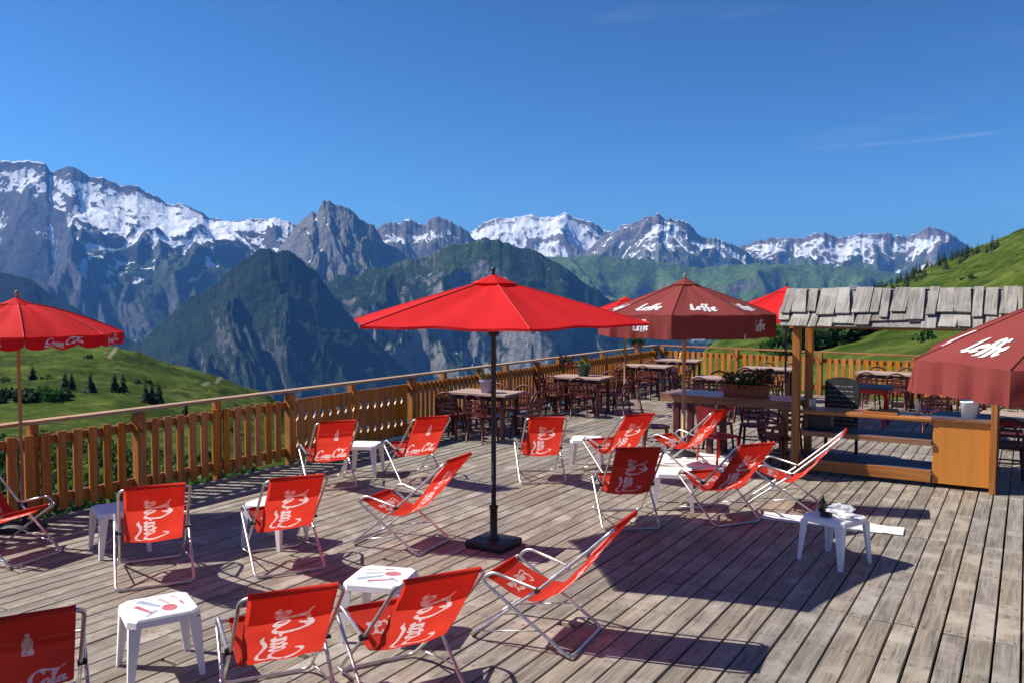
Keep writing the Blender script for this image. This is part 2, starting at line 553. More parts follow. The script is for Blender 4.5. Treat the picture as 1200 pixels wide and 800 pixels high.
def grid_mesh(name, X, Y, Z, mat, smooth_=True):
    ny, nx = X.shape
    co = np.stack([X, Y, Z], -1).reshape(-1, 3).astype(np.float32)
    i = np.arange(ny * nx).reshape(ny, nx)
    q = np.stack([i[:-1, :-1], i[:-1, 1:], i[1:, 1:], i[1:, :-1]], -1).reshape(-1, 4)
    me = bpy.data.meshes.new(name)
    me.vertices.add(len(co)); me.vertices.foreach_set('co', co.ravel())
    me.loops.add(q.size); me.loops.foreach_set('vertex_index', q.ravel().astype(np.int32))
    me.polygons.add(len(q)); me.polygons.foreach_set('loop_start', np.arange(0, q.size, 4, dtype=np.int32))
    me.polygons.foreach_set('loop_total', np.full(len(q), 4, np.int32))
    me.update(calc_edges=True)
    me.polygons.foreach_set('use_smooth', np.full(len(q), smooth_))
    me.materials.append(mat)
    o = bpy.data.objects.new(name, me); C.objects.link(o)
    return o


# ------------------------------------------------------------------ the near slopes and the valley: one ground sheet
# columns: bearing given as tangent to the side of the view axis; rows: metres ahead -> height
_rows = [0, 8, 24, 45, 70, 100, 140, 190, 250, 330, 430, 560, 900, 1500, 3000, 24000]
_cols = {
    -900:  [-1.5, -1.8, -3, -5, -7, -9, -11, -11, -8, -8, -20, -40, -150, -400, -800, -900],
    0:     [-1.5, -1.9, -4, -6.2, -8.0, -10.0, -11.6, -12.2, -9.6, -16, -40, -90, -260, -480, -800, -900],
    130:   [-1.5, -1.9, -4, -6.4, -8.6, -10.6, -12.4, -13.2, -11.4, -19, -45, -95, -280, -500, -800, -900],
    215:   [-1.5, -1.9, -4, -7.0, -9.6, -12.4, -15.0, -17.2, -17.5, -26, -55, -105, -300, -520, -800, -900],
    300:   [-1.5, -1.9, -4.3, -7.8, -11.0, -14.5, -18.5, -21.8, -25.6, -38, -70, -125, -330, -540, -800, -900],
    450:   [-1.5, -1.9, -4.8, -9, -14, -20, -29, -41, -60, -90, -130, -190, -380, -560, -800, -900],
    700:   [-1.5, -1.8, -5, -10, -16, -23, -32, -44, -60, -88, -130, -190, -380, -560, -800, -900],
    800:   [-1.5, -1.8, -3.0, -5.0, -6.6, -8.6, -11, -14, -19, -40, -80, -150, -340, -540, -800, -900],
    850:   [-1.5, -1.8, -2.2, -3.2, -4.4, -5.8, -7.0, -8.2, -9.4, -16, -50, -120, -330, -540, -800, -900],
    900:   [-1.5, -1.8, -1.8, -2.8, -4.0, -5.0, -5.6, -5.6, -6.0, -8.6, -24, -80, -300, -520, -800, -900],
    950:   [-1.5, -1.8, -1.8, -2.6, -3.6, -4.4, -5.0, -4.8, -4.4, -5.0, -8.5, -50, -260, -500, -800, -900],
    1000:  [-1.5, -1.8, -1.8, -2.2, -2.6, -3.0, -3.4, -3.6, -3.2, -1.0, 2.2, -20, -200, -480, -800, -900],
    1050:  [-1.5, -1.8, -1.6, -1.8, -1.8, -1.6, -1.4, -0.6, 1.2, 5.0, 11.6, 0, -120, -400, -800, -900],
    1100:  [-1.5, -1.8, -1.4, -1.2, -0.8, -0.2, 1.0, 3.4, 7.0, 13.5, 21.6, 14, -60, -300, -760, -900],
    1150:  [-1.5, -1.8, -1.2, -0.6, 0.4, 1.8, 4.2, 8.0, 13.2, 20.5, 30.4, 26, 0, -200, -700, -900],
    1200:  [-1.5, -1.8, -1.0, 0.0, 1.6, 3.8, 7.4, 12.6, 19.0, 28.0, 38.0, 40, 40, -120, -650, -900],
    1400:  [-1.5, -1.8, -0.6, 1.2, 4.4, 9.0, 16.0, 26.0, 38.0, 54.0, 72.0, 90, 110, 20, -500, -900],
    2600:  [-1.5, -1.8, -0.6, 1.6, 5.4, 11.0, 19.0, 30.0, 44.0, 62.0, 84.0, 110, 140, 60, -400, -900],
}
_ck = np.array([(k - 600) / FOC for k in _cols]); _ct = np.array(list(_cols.values()), float)
_ca = np.arctan(_ck)
_lr = np.log(np.array(_rows, float) + 12.0)


def ground_h(x, y, rough=True):
    x = np.asarray(x, float); y = np.asarray(y, float)
    lat, fwd = x * cY + y * sY, -x * sY + y * cY
    az = np.arctan2(lat, fwd)
    rad = np.hypot(lat, fwd)
    d = np.where(np.abs(az) < 1.2, rad * np.cos(np.clip(az, -1.2, 1.2)), rad * math.cos(1.2))
    ai = np.clip(np.interp(az, _ca, np.arange(len(_ca))), 0, len(_ca) - 1.001)
    ri = np.clip(np.interp(np.log(d + 12.0), _lr, np.arange(len(_lr))), 0, len(_lr) - 1.001)
    a0, r0 = ai.astype(int), ri.astype(int)
    fa, fr = ai - a0, ri - r0
    fa = fa * fa * (3 - 2 * fa) * .5 + fa * .5; fr = fr
    h = (_ct[a0, r0] * (1 - fa) + _ct[a0 + 1, r0] * fa) * (1 - fr) + (_ct[a0, r0 + 1] * (1 - fa) + _ct[a0 + 1, r0 + 1] * fa) * fr
    if rough:
        amp = np.clip((rad - 26) / 150, 0, 1)
        h = h + amp * (fbm(x / 55, y / 55, 4) * 1.5 + ridged(x / 16, y / 16, 4) * .8 - .8 + fbm(x / 3.0, y / 3.0, 3) * .22) + np.clip((rad - 500) / 800, 0, 1) * fbm(x / 400, y / 400, 4) * 30
        h = h + np.clip(1 - rad / 60, 0, 1) * fbm(x / 2.2, y / 2.2, 3) * .12
    return h


def ground_material():
    m, nt, out = newmat('alpine_meadow')
    p = N(nt, 'ShaderNodeBsdfPrincipled'); link(nt, p.outputs[0], out.inputs[0])
    ge = N(nt, 'ShaderNodeNewGeometry'); pos = ge.outputs['Position']
    n1 = noise(nt, mapping(nt, pos, (1, 1, 3.0)), .03, 8, .68, 1.2); n2 = noise(nt, pos, .35, 7, .75); n3 = noise(nt, mapping(nt, pos, (1, 1, .2)), 3.0, 4, .6)
    g = ramp(nt, mathn(nt, 'ADD', mathn(nt, 'MULTIPLY', n1, .55), mathn(nt, 'MULTIPLY', n2, .45)),
             [(.41, (.024, .040, .006)), (.50, (.062, .090, .013)), (.59, (.135, .155, .036))])
    shrub = mathn(nt, 'MULTIPLY', smooth(nt, noise(nt, mapping(nt, pos, (1, 1, 2.2)), .06, 9, .78, .5), .52, .58), .7)
    g = mixc(nt, shrub, g, (.016, .030, .010))
    g = mixc(nt, mathn(nt, 'MULTIPLY', n3, .5), g, (.034, .060, .010))
    rock = smooth(nt, noise(nt, pos, .5, 5, .75), .70, .76)
    g = mixc(nt, rock, g, (.24, .22, .18))
    # two worn footpaths on the opposite slope
    flat = N(nt, 'ShaderNodeVectorMath', operation='MULTIPLY'); flat.inputs[1].default_value = (1, 1, 0); link(nt, pos, flat.inputs[0])
    dmin = None
    for tr in ([(139, 275), (138, 258), (135, 236), (127, 212)], [(252, 268), (258, 246), (249, 224), (236, 200)]):
        P_ = [Vector((*cam2w((px - 600) / FOC * f_, f_), 0)) for px, f_ in tr]
        for a_, b_ in zip(P_[:-1], P_[1:]):
            v1 = N(nt, 'ShaderNodeVectorMath', operation='SUBTRACT'); link(nt, flat.outputs[0], v1.inputs[0]); v1.inputs[1].default_value = a_
            ab = b_ - a_
            dt = N(nt, 'ShaderNodeVectorMath', operation='DOT_PRODUCT'); link(nt, v1.outputs[0], dt.inputs[0]); dt.inputs[1].default_value = ab
            t_ = mathn(nt, 'DIVIDE', dt.outputs['Value'], ab.length_squared, clamp=True)
            sc_ = N(nt, 'ShaderNodeVectorMath', operation='SCALE'); sc_.inputs[0].default_value = ab; link(nt, t_, sc_.inputs['Scale'])
            v2 = N(nt, 'ShaderNodeVectorMath', operation='DISTANCE'); link(nt, v1.outputs[0], v2.inputs[0]); link(nt, sc_.outputs[0], v2.inputs[1])
            dmin = v2.outputs['Value'] if dmin is None else mathn(nt, 'MINIMUM', dmin, v2.outputs['Value'])
    dmin = mathn(nt, 'ADD', dmin, mathn(nt, 'MULTIPLY', mathn(nt, 'SUBTRACT', n2, .5), 2.0))
    g = mixc(nt, mathn(nt, 'MULTIPLY', smooth(nt, dmin, .75, .2), .55), g, (.30, .26, .18))
    link(nt, g, p.inputs['Base Color']); p.inputs['Roughness'].default_value = .95
    p.inputs['Specular IOR Level'].default_value = .03
    link(nt, bumpn(nt, mathn(nt, 'ADD', n2, n3), .6, .25), p.inputs['Normal'])
    return m


az = np.concatenate([np.linspace(-PI, -.68, 90)[:-1], np.linspace(-.68, .68, 560), np.linspace(.68, PI, 90)[1:]])
rr = np.concatenate([[0.01], np.exp(np.linspace(math.log(3), math.log(700), 330)), np.exp(np.linspace(math.log(740), math.log(24000), 60))])
AZ, RR = np.meshgrid(az, rr)
lat, fwd = np.sin(AZ) * RR, np.cos(AZ) * RR
GX, GY = lat * cY - fwd * sY, lat * sY + fwd * cY
GZ = ground_h(GX, GY)
M['meadow'] = ground_material()
tag(grid_mesh('ground', GX, GY, GZ, M['meadow']), kind='structure')


# ------------------------------------------------------------------ mountains
def mountain_material(name, snow, snow_w, tree, rock=(.20, .185, .17), grass=(.07, .105, .03), forest=(.016, .030, .014),
                      scale=1.0, slope=.62, cliff=.0, sslope=2.0, hol=.55, bare=.50):
    m, nt, out = newmat(name)
    p = N(nt, 'ShaderNodeBsdfPrincipled'); link(nt, p.outputs[0], out.inputs[0])
    ge = N(nt, 'ShaderNodeNewGeometry'); pos = ge.outputs['Position']
    sp = N(nt, 'ShaderNodeSeparateXYZ'); link(nt, pos, sp.inputs[0]); z = sp.outputs[2]
    sn = N(nt, 'ShaderNodeSeparateXYZ'); link(nt, ge.outputs['Normal'], sn.inputs[0]); nz = sn.outputs[2]
    nb = noise(nt, pos, .0022 * scale, 8, .62); nf = noise(nt, pos, .011 * scale, 6, .65)
    nstr = noise(nt, pos, .013 * scale, 7, .68, .4)
    rk = ramp(nt, nstr, [(.32, tuple(c * .5 for c in rock)), (.5, rock), (.68, tuple(c * 1.45 for c in rock))])
    # vegetation
    zt = mathn(nt, 'ADD', z, mathn(nt, 'MULTIPLY', mathn(nt, 'SUBTRACT', nb, .5), 900))
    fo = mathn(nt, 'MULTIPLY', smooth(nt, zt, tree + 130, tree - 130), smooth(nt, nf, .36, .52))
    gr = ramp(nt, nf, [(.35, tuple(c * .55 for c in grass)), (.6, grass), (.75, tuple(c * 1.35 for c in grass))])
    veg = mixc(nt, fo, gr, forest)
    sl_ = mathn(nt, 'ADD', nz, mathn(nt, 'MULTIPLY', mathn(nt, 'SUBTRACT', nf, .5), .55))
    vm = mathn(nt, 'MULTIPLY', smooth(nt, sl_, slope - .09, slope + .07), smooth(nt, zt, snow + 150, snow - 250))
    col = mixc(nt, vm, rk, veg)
    if cliff:
        cm = mathn(nt, 'MULTIPLY', smooth(nt, noise(nt, pos, .0042 * scale, 7, .72, .5), cliff, cliff + .06), smooth(nt, nf, .38, .55))
        col = mixc(nt, cm, col, mixc(nt, nstr, (.18, .17, .16), (.46, .43, .39)))
    npch = noise(nt, mapping(nt, pos, (1, 1, .7)), .0016 * scale, 7, .6, .6)
    zs = mathn(nt, 'ADD', z, mathn(nt, 'MULTIPLY', mathn(nt, 'SUBTRACT', npch, .5), snow_w * 5.6))
    zs = mathn(nt, 'ADD', zs, mathn(nt, 'MULTIPLY', mathn(nt, 'SUBTRACT', nf, .5), snow_w * 1.6))
    zs = mathn(nt, 'ADD', zs, mathn(nt, 'MULTIPLY', mathn(nt, 'SUBTRACT', nz, .62), snow_w * sslope))
    ha = N(nt, 'ShaderNodeAttribute', attribute_name='hollow')
    zs = mathn(nt, 'ADD', zs, mathn(nt, 'MULTIPLY', ha.outputs['Fac'], snow_w * hol))
    sm = smooth(nt, zs, snow - 30, snow + 30)
    ro = mathn(nt, 'ADD', mathn(nt, 'MULTIPLY', nstr, .9), mathn(nt, 'MULTIPLY', mathn(nt, 'SUBTRACT', .72, nz), .75))
    ro = mathn(nt, 'SUBTRACT', ro, mathn(nt, 'MULTIPLY', ha.outputs['Fac'], .10))
    ro = mathn(nt, 'ADD', ro, mathn(nt, 'MULTIPLY', mathn(nt, 'SUBTRACT', noise(nt, pos, .0028 * scale, 5, .6), .5), .8))
    sm = mathn(nt, 'MULTIPLY', sm, smooth(nt, ro, bare + .05, bare - .03))
    col = mixc(nt, sm, col, (.84, .86, .90))
    link(nt, col, p.inputs['Base Color']); p.inputs['Roughness'].default_value = .9
    p.inputs['Specular IOR Level'].default_value = .1
    link(nt, bumpn(nt, mathn(nt, 'ADD', nstr, nf), .55, 35), p.inputs['Normal'])
    return m


def mountain(sky_pts, D, W, base, nx, ny, mat, spur=900.0, amp=.16, rough=.10, seed=0.0, crest=1.5, power=1.25, x0=None, x1=None, back=.35):
    """A range whose crest line stands D metres ahead; its flank falls W metres towards the valley."""
    xs = np.array([p[0] for p in sky_pts], float); ys = np.array([p[1] for p in sky_pts], float)
    x0 = xs[0] if x0 is None else x0; x1 = xs[-1] if x1 is None else x1
    px = np.linspace(x0, x1, nx)
    t = np.concatenate([np.linspace(-back, 0, max(6, ny // 8))[:-1], np.linspace(0, 1, ny) ** 1.15])
    PX, T = np.meshgrid(px, t)
    u = (PX - 600) / FOC
    H0 = CAM_H + (351 - np.interp(px, xs, ys)) / FOC * D
    H = np.broadcast_to(H0, T.shape)
    s = u * D
    jag = fbm(px / 26.0 + seed * 3, px * 0 + seed, 5, .62) * crest * 2.2 * D / FOC
    H = H + jag[None, :] * np.exp(-np.abs(T) / .045)
    wob = fbm(s / (spur * 2.5) + seed, T * 0 + seed, 3) * W * .12
    Dd = D - np.abs(T) * np.where(T > 0, W, -W) + wob * (1 - np.abs(T)) * 0.0
    Tp = np.clip(T, 0, 1)
    prof = np.where(T >= 0, (1 - Tp) ** power, 1 - (-T / back) * .8)
    Z = base + (H - base) * prof
    rel = np.clip(H - base, 50, None)
    q_ = T * W
    wx = fbm(s / spur * .7 + seed * 3, q_ / spur * .7 + seed, 4) * .35
    wy = fbm(s / spur * .7 - seed * 2, q_ / spur * .7 + 9 + seed, 4) * .35
    E1 = eroded(s / spur + wx + seed, q_ / spur + wy + seed * 2, 9, .52, .7)
    rd = ridged(s / (spur * 1.1) + wx * 1.6 + seed * 4, q_ / (spur * 2.0) + wy * 1.6 + seed, 7, .5)
    E2 = eroded(s / (spur * .17) + seed * 5 + wx * 3, q_ / (spur * .17) + seed * 7 + wy * 3, 6, .55, .5)
    env = np.where(T >= 0, np.clip(Tp / .25, 0, 1) ** .8, np.clip(-T / .3, 0, 1)) * (1 - .5 * np.clip((Tp - .5) / .5, 0, 1))
    Z = Z + rel * amp * (E1 * 1.15 - .55) * env + rel * amp * .62 * (rd - 1.45) * env + rel * rough * .42 * (E2 - .25) * (.10 + .90 * env)
    hollow = np.clip((blur(Z, 7) - Z) / (D / FOC * 2.2), -2, 2) * .6 + np.clip((blur(Z, 2) - Z) / (D / FOC * .6), -2, 2) * .4
    lat = u * D * (Dd / D); fwd = Dd
    X, Y = lat * cY - fwd * sY, lat * sY + fwd * cY
    o = grid_mesh('mountain', X, Y, Z, mat)
    at = o.data.attributes.new('hollow', 'FLOAT', 'POINT'); at.data.foreach_set('value', hollow.ravel().astype(np.float32))
    return tag(o, kind='structure')


m_snowy = mountain_material('glacier_massif', 560, 330, 60, rock=(.085, .085, .09), slope=.55, grass=(.036, .058, .022), sslope=1.0, bare=.50)  # rock and grass darkened, partly standing in for the massif's shade
m_peak = mountain_material('rocky_peak', 560, 330, -50, rock=(.16, .155, .15), slope=.66, grass=(.045, .080, .022), sslope=1.0, bare=.36)
m_mid = mountain_material('rocky_skyline', 600, 280, -250, rock=(.17, .155, .145), slope=.56, grass=(.07, .115, .03), sslope=1.0, bare=.46)
m_white = mountain_material('snowfield_range', 520, 220, -350, rock=(.17, .155, .14), slope=.55, grass=(.07, .115, .03), sslope=1.0, bare=.60)
m_right = mountain_material('grey_range', 600, 230, -350, rock=(.19, .165, .15), slope=.55, grass=(.08, .125, .034), sslope=1.0, bare=.45)
m_forest = mountain_material('forest_cone', 5000, 100, 2000, rock=(.10, .095, .09), slope=.28, scale=2.0, cliff=.70, forest=(.010, .022, .010), grass=(.034, .060, .018))
m_cliff = mountain_material('cliff_ridge', 5000, 100, 220, rock=(.18, .17, .16), slope=.46, scale=1.6, cliff=.60, forest=(.012, .025, .011), grass=(.050, .085, .024))
m_alp = mountain_material('green_alp', 5000, 100, -150, slope=.62, grass=(.10, .165, .045), scale=1.5, cliff=.63, rock=(.17, .16, .145))
m_shade = mountain_material('shade_toned_flank', 5000, 100, 2000, rock=(.09, .09, .09), slope=.40, scale=1.8, forest=(.009, .017, .010), grass=(.022, .036, .016))  # ridge lying in shade: the shade is put into these darker tones

mountain([(-420, 260), (-260, 215), (-120, 200), (0, 190), (58, 193), (64, 203), (88, 197), (105, 208), (128, 213), (150, 221), (163, 218),
          (200, 239), (225, 243), (250, 256), (300, 261), (325, 256), (345, 262), (375, 285), (430, 330), (520, 380)],
         9000, 5200, -750, 700, 250, m_snowy, 1900, .26, .13, 1.3, 1.4, 1.3)
mountain([(250, 372), (300, 330), (330, 288), (345, 268), (357, 256), (368, 244), (373, 247), (380, 235), (388, 236), (396, 240), (406, 243),
          (425, 256), (440, 266), (455, 285), (480, 302), (520, 325), (600, 372)],
         7000, 2600, -650, 460, 200, m_peak, 800, .30, .16, 4.1, 2.0, 1.3)
mountain([(380, 320), (420, 278), (445, 266), (465, 262), (476, 256), (484, 262), (500, 262), (512, 256), (523, 257), (531, 263), (541, 266), (553, 277), (590, 300), (660, 340)],
         9300, 3200, -600, 300, 120, m_mid, 800, .28, .14, 8.7, 2.2, 1.3)
mountain([(500, 310), (545, 278), (557, 271), (568, 262), (585, 256), (620, 254), (650, 255), (663, 250), (680, 258), (692, 261), (705, 270), (730, 276), (770, 305), (840, 350)],
         11500, 3600, -500, 360, 120, m_white, 1000, .16, .11, 12.9, 1.3, 1.3)
mountain([(650, 325), (690, 290), (715, 275), (728, 268), (740, 262), (752, 256), (764, 255), (771, 250), (778, 256), (790, 258), (805, 266), (816, 275), (830, 278), (846, 284), (862, 289), (900, 308), (980, 345)],
         10600, 3600, -500, 380, 160, m_mid, 1000, .30, .15, 17.2, 2.2, 1.3)
mountain([(770, 330), (830, 296), (850, 288), (872, 286), (900, 280), (930, 281), (960, 279), (985, 277), (1010, 276), (1021, 271), (1033, 269), (1045, 276), (1060, 278),
          (1075, 273), (1084, 269), (1097, 268), (1108, 271), (1120, 280), (1140, 293), (1220, 305), (1400, 330)],
         11500, 3800, -450, 460, 140, m_right, 1000, .24, .12, 21.5, 2.2, 1.3)
mountain([(520, 345), (580, 318), (640, 302), (700, 300), (760, 306), (820, 314), (880, 309), (940, 311), (1000, 313), (1060, 322), (1140, 340), (1260, 372)],
         8300, 3900, -520, 460, 130, m_alp, 1100, .32, .10, 27.3, .6, 1.15)
mountain([(300, 430), (335, 376), (362, 342), (392, 327), (425, 318), (455, 312), (480, 304), (520, 292), (545, 284), (568, 280), (595, 284), (630, 297), (660, 312), (690, 334), (720, 352), (760, 374), (820, 408), (880, 440)],
         5200, 1900, -700, 440, 180, m_cliff, 760, .28, .13, 33.1, 1.8, 1.15)
mountain([(90, 450), (140, 418), (180, 386), (205, 366), (222, 350), (243, 341), (262, 322), (272, 312), (290, 303), (300, 296), (318, 291), (326, 294), (338, 293), (352, 302), (360, 312), (372, 318), (388, 341), (420, 380), (480, 436), (530, 475)],
         4400, 1500, -700, 440, 190, m_forest, 700, .26, .11, 38.4, 2.0, 1.1)
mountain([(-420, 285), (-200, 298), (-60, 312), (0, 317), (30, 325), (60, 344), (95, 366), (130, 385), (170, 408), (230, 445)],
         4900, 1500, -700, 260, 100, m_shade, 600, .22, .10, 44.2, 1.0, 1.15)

# air between the terrace and the far ranges
hz = MB()
hz.box((0, 0, 290), (50000, 50000, 2700))
hm, nt, out = newmat('mountain_air')
pv = N(nt, 'ShaderNodeVolumePrincipled')
pv.inputs['Color'].default_value = (.11, .34, .90, 1); pv.inputs['Density'].default_value = 4.9e-5
pv.inputs['Density Attribute'].default_value = ''
pv.inputs['Anisotropy'].default_value = .1
link(nt, pv.outputs[0], out.inputs['Volume'])
tag(hz.build('haze', hm), kind='stuff')

# ------------------------------------------------------------------ the deck
XR = -9.0                         # line of the left railing
dk = MB(); tones = []
pitch = .1605
x = XR + .27
bi = 0
while x < 9.5:
    rows = [-7.0, -3.4, -.9, 1.6, 4.1, 6.58, 9.12, 11.6, 14.1, 16.6, 19.1, 23.0]
    if x < -2.6:                  # older part: long boards with odd joints
        rows = [-7.0]
        yy = -7 + random.uniform(1.5, 4.5)
        while yy < 22: rows.append(yy); yy += random.choice((3.2, 4.0, 4.8))
        rows.append(23.0)
    for a, b in zip(rows[:-1], rows[1:]):
        ymax = 22.35 - (x + 9) * .155
        if a > ymax: continue
        a2 = a + random.uniform(-.03, .03) if a > -6 else a
        b2 = min(b, ymax) + random.uniform(-.03, .03)
        wdt = pitch - random.uniform(.009, .017)
        n0 = len(dk.f)
        zj = random.uniform(-.003, .002)
        tl = random.uniform(-.002, .002)
        xa, xb, ya, yb, z0 = x - wdt / 2, x + wdt / 2, a2 + .004, b2 - .004, -.032
        e = .004
        dk.add([(xa, ya, z0), (xb, ya, z0), (xb, yb, z0), (xa, yb, z0),
                (xa, ya, zj - e), (xb, ya, zj - e), (xb, yb, zj - e), (xa, yb, zj - e),
                (xa + e, ya + e, zj), (xb - e, ya + e, zj + tl), (xb - e, yb - e, zj + tl), (xa + e, yb - e, zj)],
               [(3, 2, 1, 0), (0, 1, 5, 4), (1, 2, 6, 5), (2, 3, 7, 6), (3, 0, 4, 7),
                (4, 5, 9, 8), (5, 6, 10, 9), (6, 7, 11, 10), (7, 4, 8, 11), (8, 9, 10, 11)])
        tv = random.random()
        tones += [tv] * (len(dk.f) - n0)
    x += pitch
tag(dk.build('deck', M['deck'], tones=tones), kind='structure')
fr = MB()
for k in range(19):
    yy = -6.5 + k * 1.5
    fr.box((0.2, yy, -.13), (18.0, .08, .18))
for xx in (-8.4, -4.5, 0, 4.5, 8.8):
    for yy in (-5, 2.5, 10, 17.5):
        fr.box((xx, yy, -1.25), (.14, .14, 2.05))
tag(fr.build('deck_joists', M['varnish_y'], None), kind='structure')
tr_ = MB(); tr_.box((XR + .145, 7.6, -.03), (.06, 29.2, .14))
tag(tr_.build('deck_edge_trim', M['deck_trim']), kind='structure')


# ------------------------------------------------------------------ railings
def board_outline(w, z0, z1, cut):
    """One baluster; the cut-out kind has notches that pair up into diamond holes with its neighbour."""
    if not cut:
        return [(-w / 2, z0), (w / 2, z0), (w / 2, z1), (-w / 2, z1)]
    def side(s):
        pts = [(s * w / 2, z0)]
        for zc in (.30, .68):
            pts += [(s * w / 2, zc - .07), (s * (w / 2 - .035), zc - .02), (s * (w / 2 - .035), zc + .03), (s * w / 2, zc + .08)]
        pts += [(s * (w / 2 - .012), .46), (s * (w / 2 - .012), .53)] if False else []
        pts.append((s * w / 2, z1))
        return pts
    r_ = side(1); l_ = side(-1)
    return r_ + l_[::-1]


def railing(name, p, q, posts, bays, label, hmat, outer=()):
    """p, q: ends in plan; posts: distances along; bays: (from, to, style)."""
    P = Vector((*p, 0)); d = Vector((q[0] - p[0], q[1] - p[1], 0)); L = d.length; d.normalize()
    ang = math.atan2(d.y, d.x) - PI / 2
    root = empty(name, (P.x, P.y, 0), ang, label, 'railing')
    # local: +Y along the run, deck on the +X side
    for s in posts:
        pm = MB(); pm.box((0, s, .40), (.115, .115, 1.24))
        po = pm.build('post', M['varnish_z'], root, .006)
        bm = MB(); bm.bar((.075, s + .02, .80), (.075, s - .13, .98), .05, .05, (1, 0, 0))
        bm.build('brace', M['varnish_z'], po)
    for s in outer:
        pm = MB(); pm.box((-.10, s, .42), (.09, .09, 1.22)); pm.build('outer_post', M['varnish_z'], root, .006)
    hm_ = MB()
    s = 0
    while s < L:
        e = min(L, s + 4.2)
        hm_.box((-.03, (s + e) / 2, 1.055), (.15, e - s - .006, .035)); s = e
    hm_.build('handrail', hmat, root, .005)
    rl = MB(); rl.box((-.045, L / 2, .845), (.03, L, .10)); rl.build('top_rail', M['varnish_y'], root)
    rb = MB(); rb.box((-.045, L / 2, .175), (.03, L, .12)); rb.build('bottom_rail', M['varnish_y'], root)
    for a, b, style in bays:
        bm = MB(); tn = []
        if style == 'slat': w_, pt = .100, .178
        elif style == 'cut': w_, pt = .163, .170
        else: w_, pt = .075, .125
        n = max(1, int((b - a - .14) / pt))
        off = (b - a - (n - 1) * pt) / 2
        for i in range(n):
            yc = a + off + i * pt
            zz = random.uniform(-.006, .006)
            o = [(-.028, yc + u_, v_ + zz) for u_, v_ in board_outline(w_ + random.uniform(-.004, .004), .06, .925, style == 'cut')]
            n0 = len(bm.f)
            tilt_ = random.uniform(-.006, .006)
            bm.prism([(p_[0] + random.uniform(-.002, .002), p_[1] + tilt_ * (p_[2] - .5), p_[2]) for p_ in o], (.026, 0, 0))
            tn += [.30 + .55 * random.random()] * (len(bm.f) - n0)
        bm.build('baluster_panel', M['picket'], root, tones=tn)
    return root


ps = [-5.9, -3.5, -1.1, 1.3, 3.7, 6.1, 8.5, 11.3, 13.4, 15.6, 17.9, 20.2, 22.3]
y0 = -6.0
bays = []
for a, b in zip(ps[:-1], ps[1:]):
    st = 'slat' if b < 9 else ('cut' if b < 13 else 'narrow')
    bays.append((a - y0, b - y0, st))
railing('railing', (XR, y0), (XR, 22.4), [a - y0 for a in ps], bays,
        'long orange wooden railing with grey handrail on the valley side of the terrace', M['handrail'],
        outer=[(a + b) / 2 - y0 for a, b in zip(ps[:-1], ps[1:])])
e0 = Vector((XR + .1, 22.45)); e1 = Vector((8.9, 19.75)); LL = (e1 - e0).length
psf = [.1 + i * (LL - .2) / 8 for i in range(9)]
fb = [(a, b, 'slat' if i < 3 or i > 4 else 'cut') for i, (a, b) in enumerate(zip(psf[:-1], psf[1:]))]
# walked from the far right corner so that the deck lies on its inner side
railing('railing', tuple(e0), tuple(e1), psf, fb,
        'wooden railing closing the far end of the terrace behind the bar hut', M['varnish_y'])

# ------------------------------------------------------------------ lettering (hand-drawn pen strokes)
def ell(cx, cy, rx, ry, slant=.25, n=12, start=1.2):
    return [(cx + rx * math.cos(start + 2 * PI * i / n) + slant * ry * math.sin(start + 2 * PI * i / n), cy + ry * math.sin(start + 2 * PI * i / n)) for i in range(n + 1)]


SCRIPT = [
    [(2.55, 2.9), (2.3, 3.5), (1.6, 3.55), (.8, 2.7), (.35, 1.3), (.7, .25), (1.5, .1), (2.3, .8)],
    [(.75, .25), (.15, -.35), (.25, -1.15), (1.3, -1.35), (2.8, -.85), (4.4, -.65), (5.6, -1.05), (6.3, -.9)],
    ell(2.95, .8, .45, .75), [(4.45, 1.25), (4.05, 1.55), (3.65, .9), (3.95, .1), (4.6, .45)],
    ell(5.1, .78, .42, .72), [(5.75, 1.5), (5.5, .5), (5.75, .05), (6.2, .4)],
    [(6.35, .85), (6.95, .95)],
    [(9.0, 2.7), (8.75, 3.45), (8.0, 3.4), (7.2, 2.3), (7.05, .9), (7.5, .1), (8.2, .2), (8.75, .9)],
    [(7.7, 3.3), (8.6, 4.05), (9.8, 3.6), (11.0, 3.35), (12.3, 3.9)],
    ell(9.3, .8, .45, .75), [(9.95, .7), (10.6, 2.2), (10.95, 3.2), (10.6, 3.2), (10.35, 1.6), (10.35, .4), (10.8, .1)],
    ell(11.45, .78, .42, .72), [(12.1, 1.5), (11.85, .5), (12.1, .05), (12.6, .5)],
]
UNCIAL = [
    [(.95, 3.7), (.70, 3.0), (.72, 1.6), (.70, .35)], [(.45, 3.1), (.75, 3.5), (1.05, 3.75)], [(.05, .35), (.55, .5), (1.2, .15), (1.9, .25)], [(1.55, .2), (1.85, .5), (1.95, .85)],
    [(2.15, 1.05), (2.85, 1.35), (2.75, 1.95), (2.3, 1.75), (2.15, .9), (2.5, .15), (3.15, .5)],
    [(4.65, 3.2), (4.2, 3.6), (3.8, 2.9), (3.8, 1.2), (3.65, -.2), (3.2, -.6)], [(3.25, 1.75), (4.55, 1.8)],
    [(5.75, 3.2), (5.3, 3.6), (4.9, 2.9), (4.9, 1.2), (4.75, -.2), (4.3, -.6)], [(4.4, 1.75), (5.65, 1.8)],
    [(5.95, 1.05), (6.65, 1.35), (6.55, 1.95), (6.1, 1.75), (5.95, .9), (6.3, .15), (7.0, .5)],
]


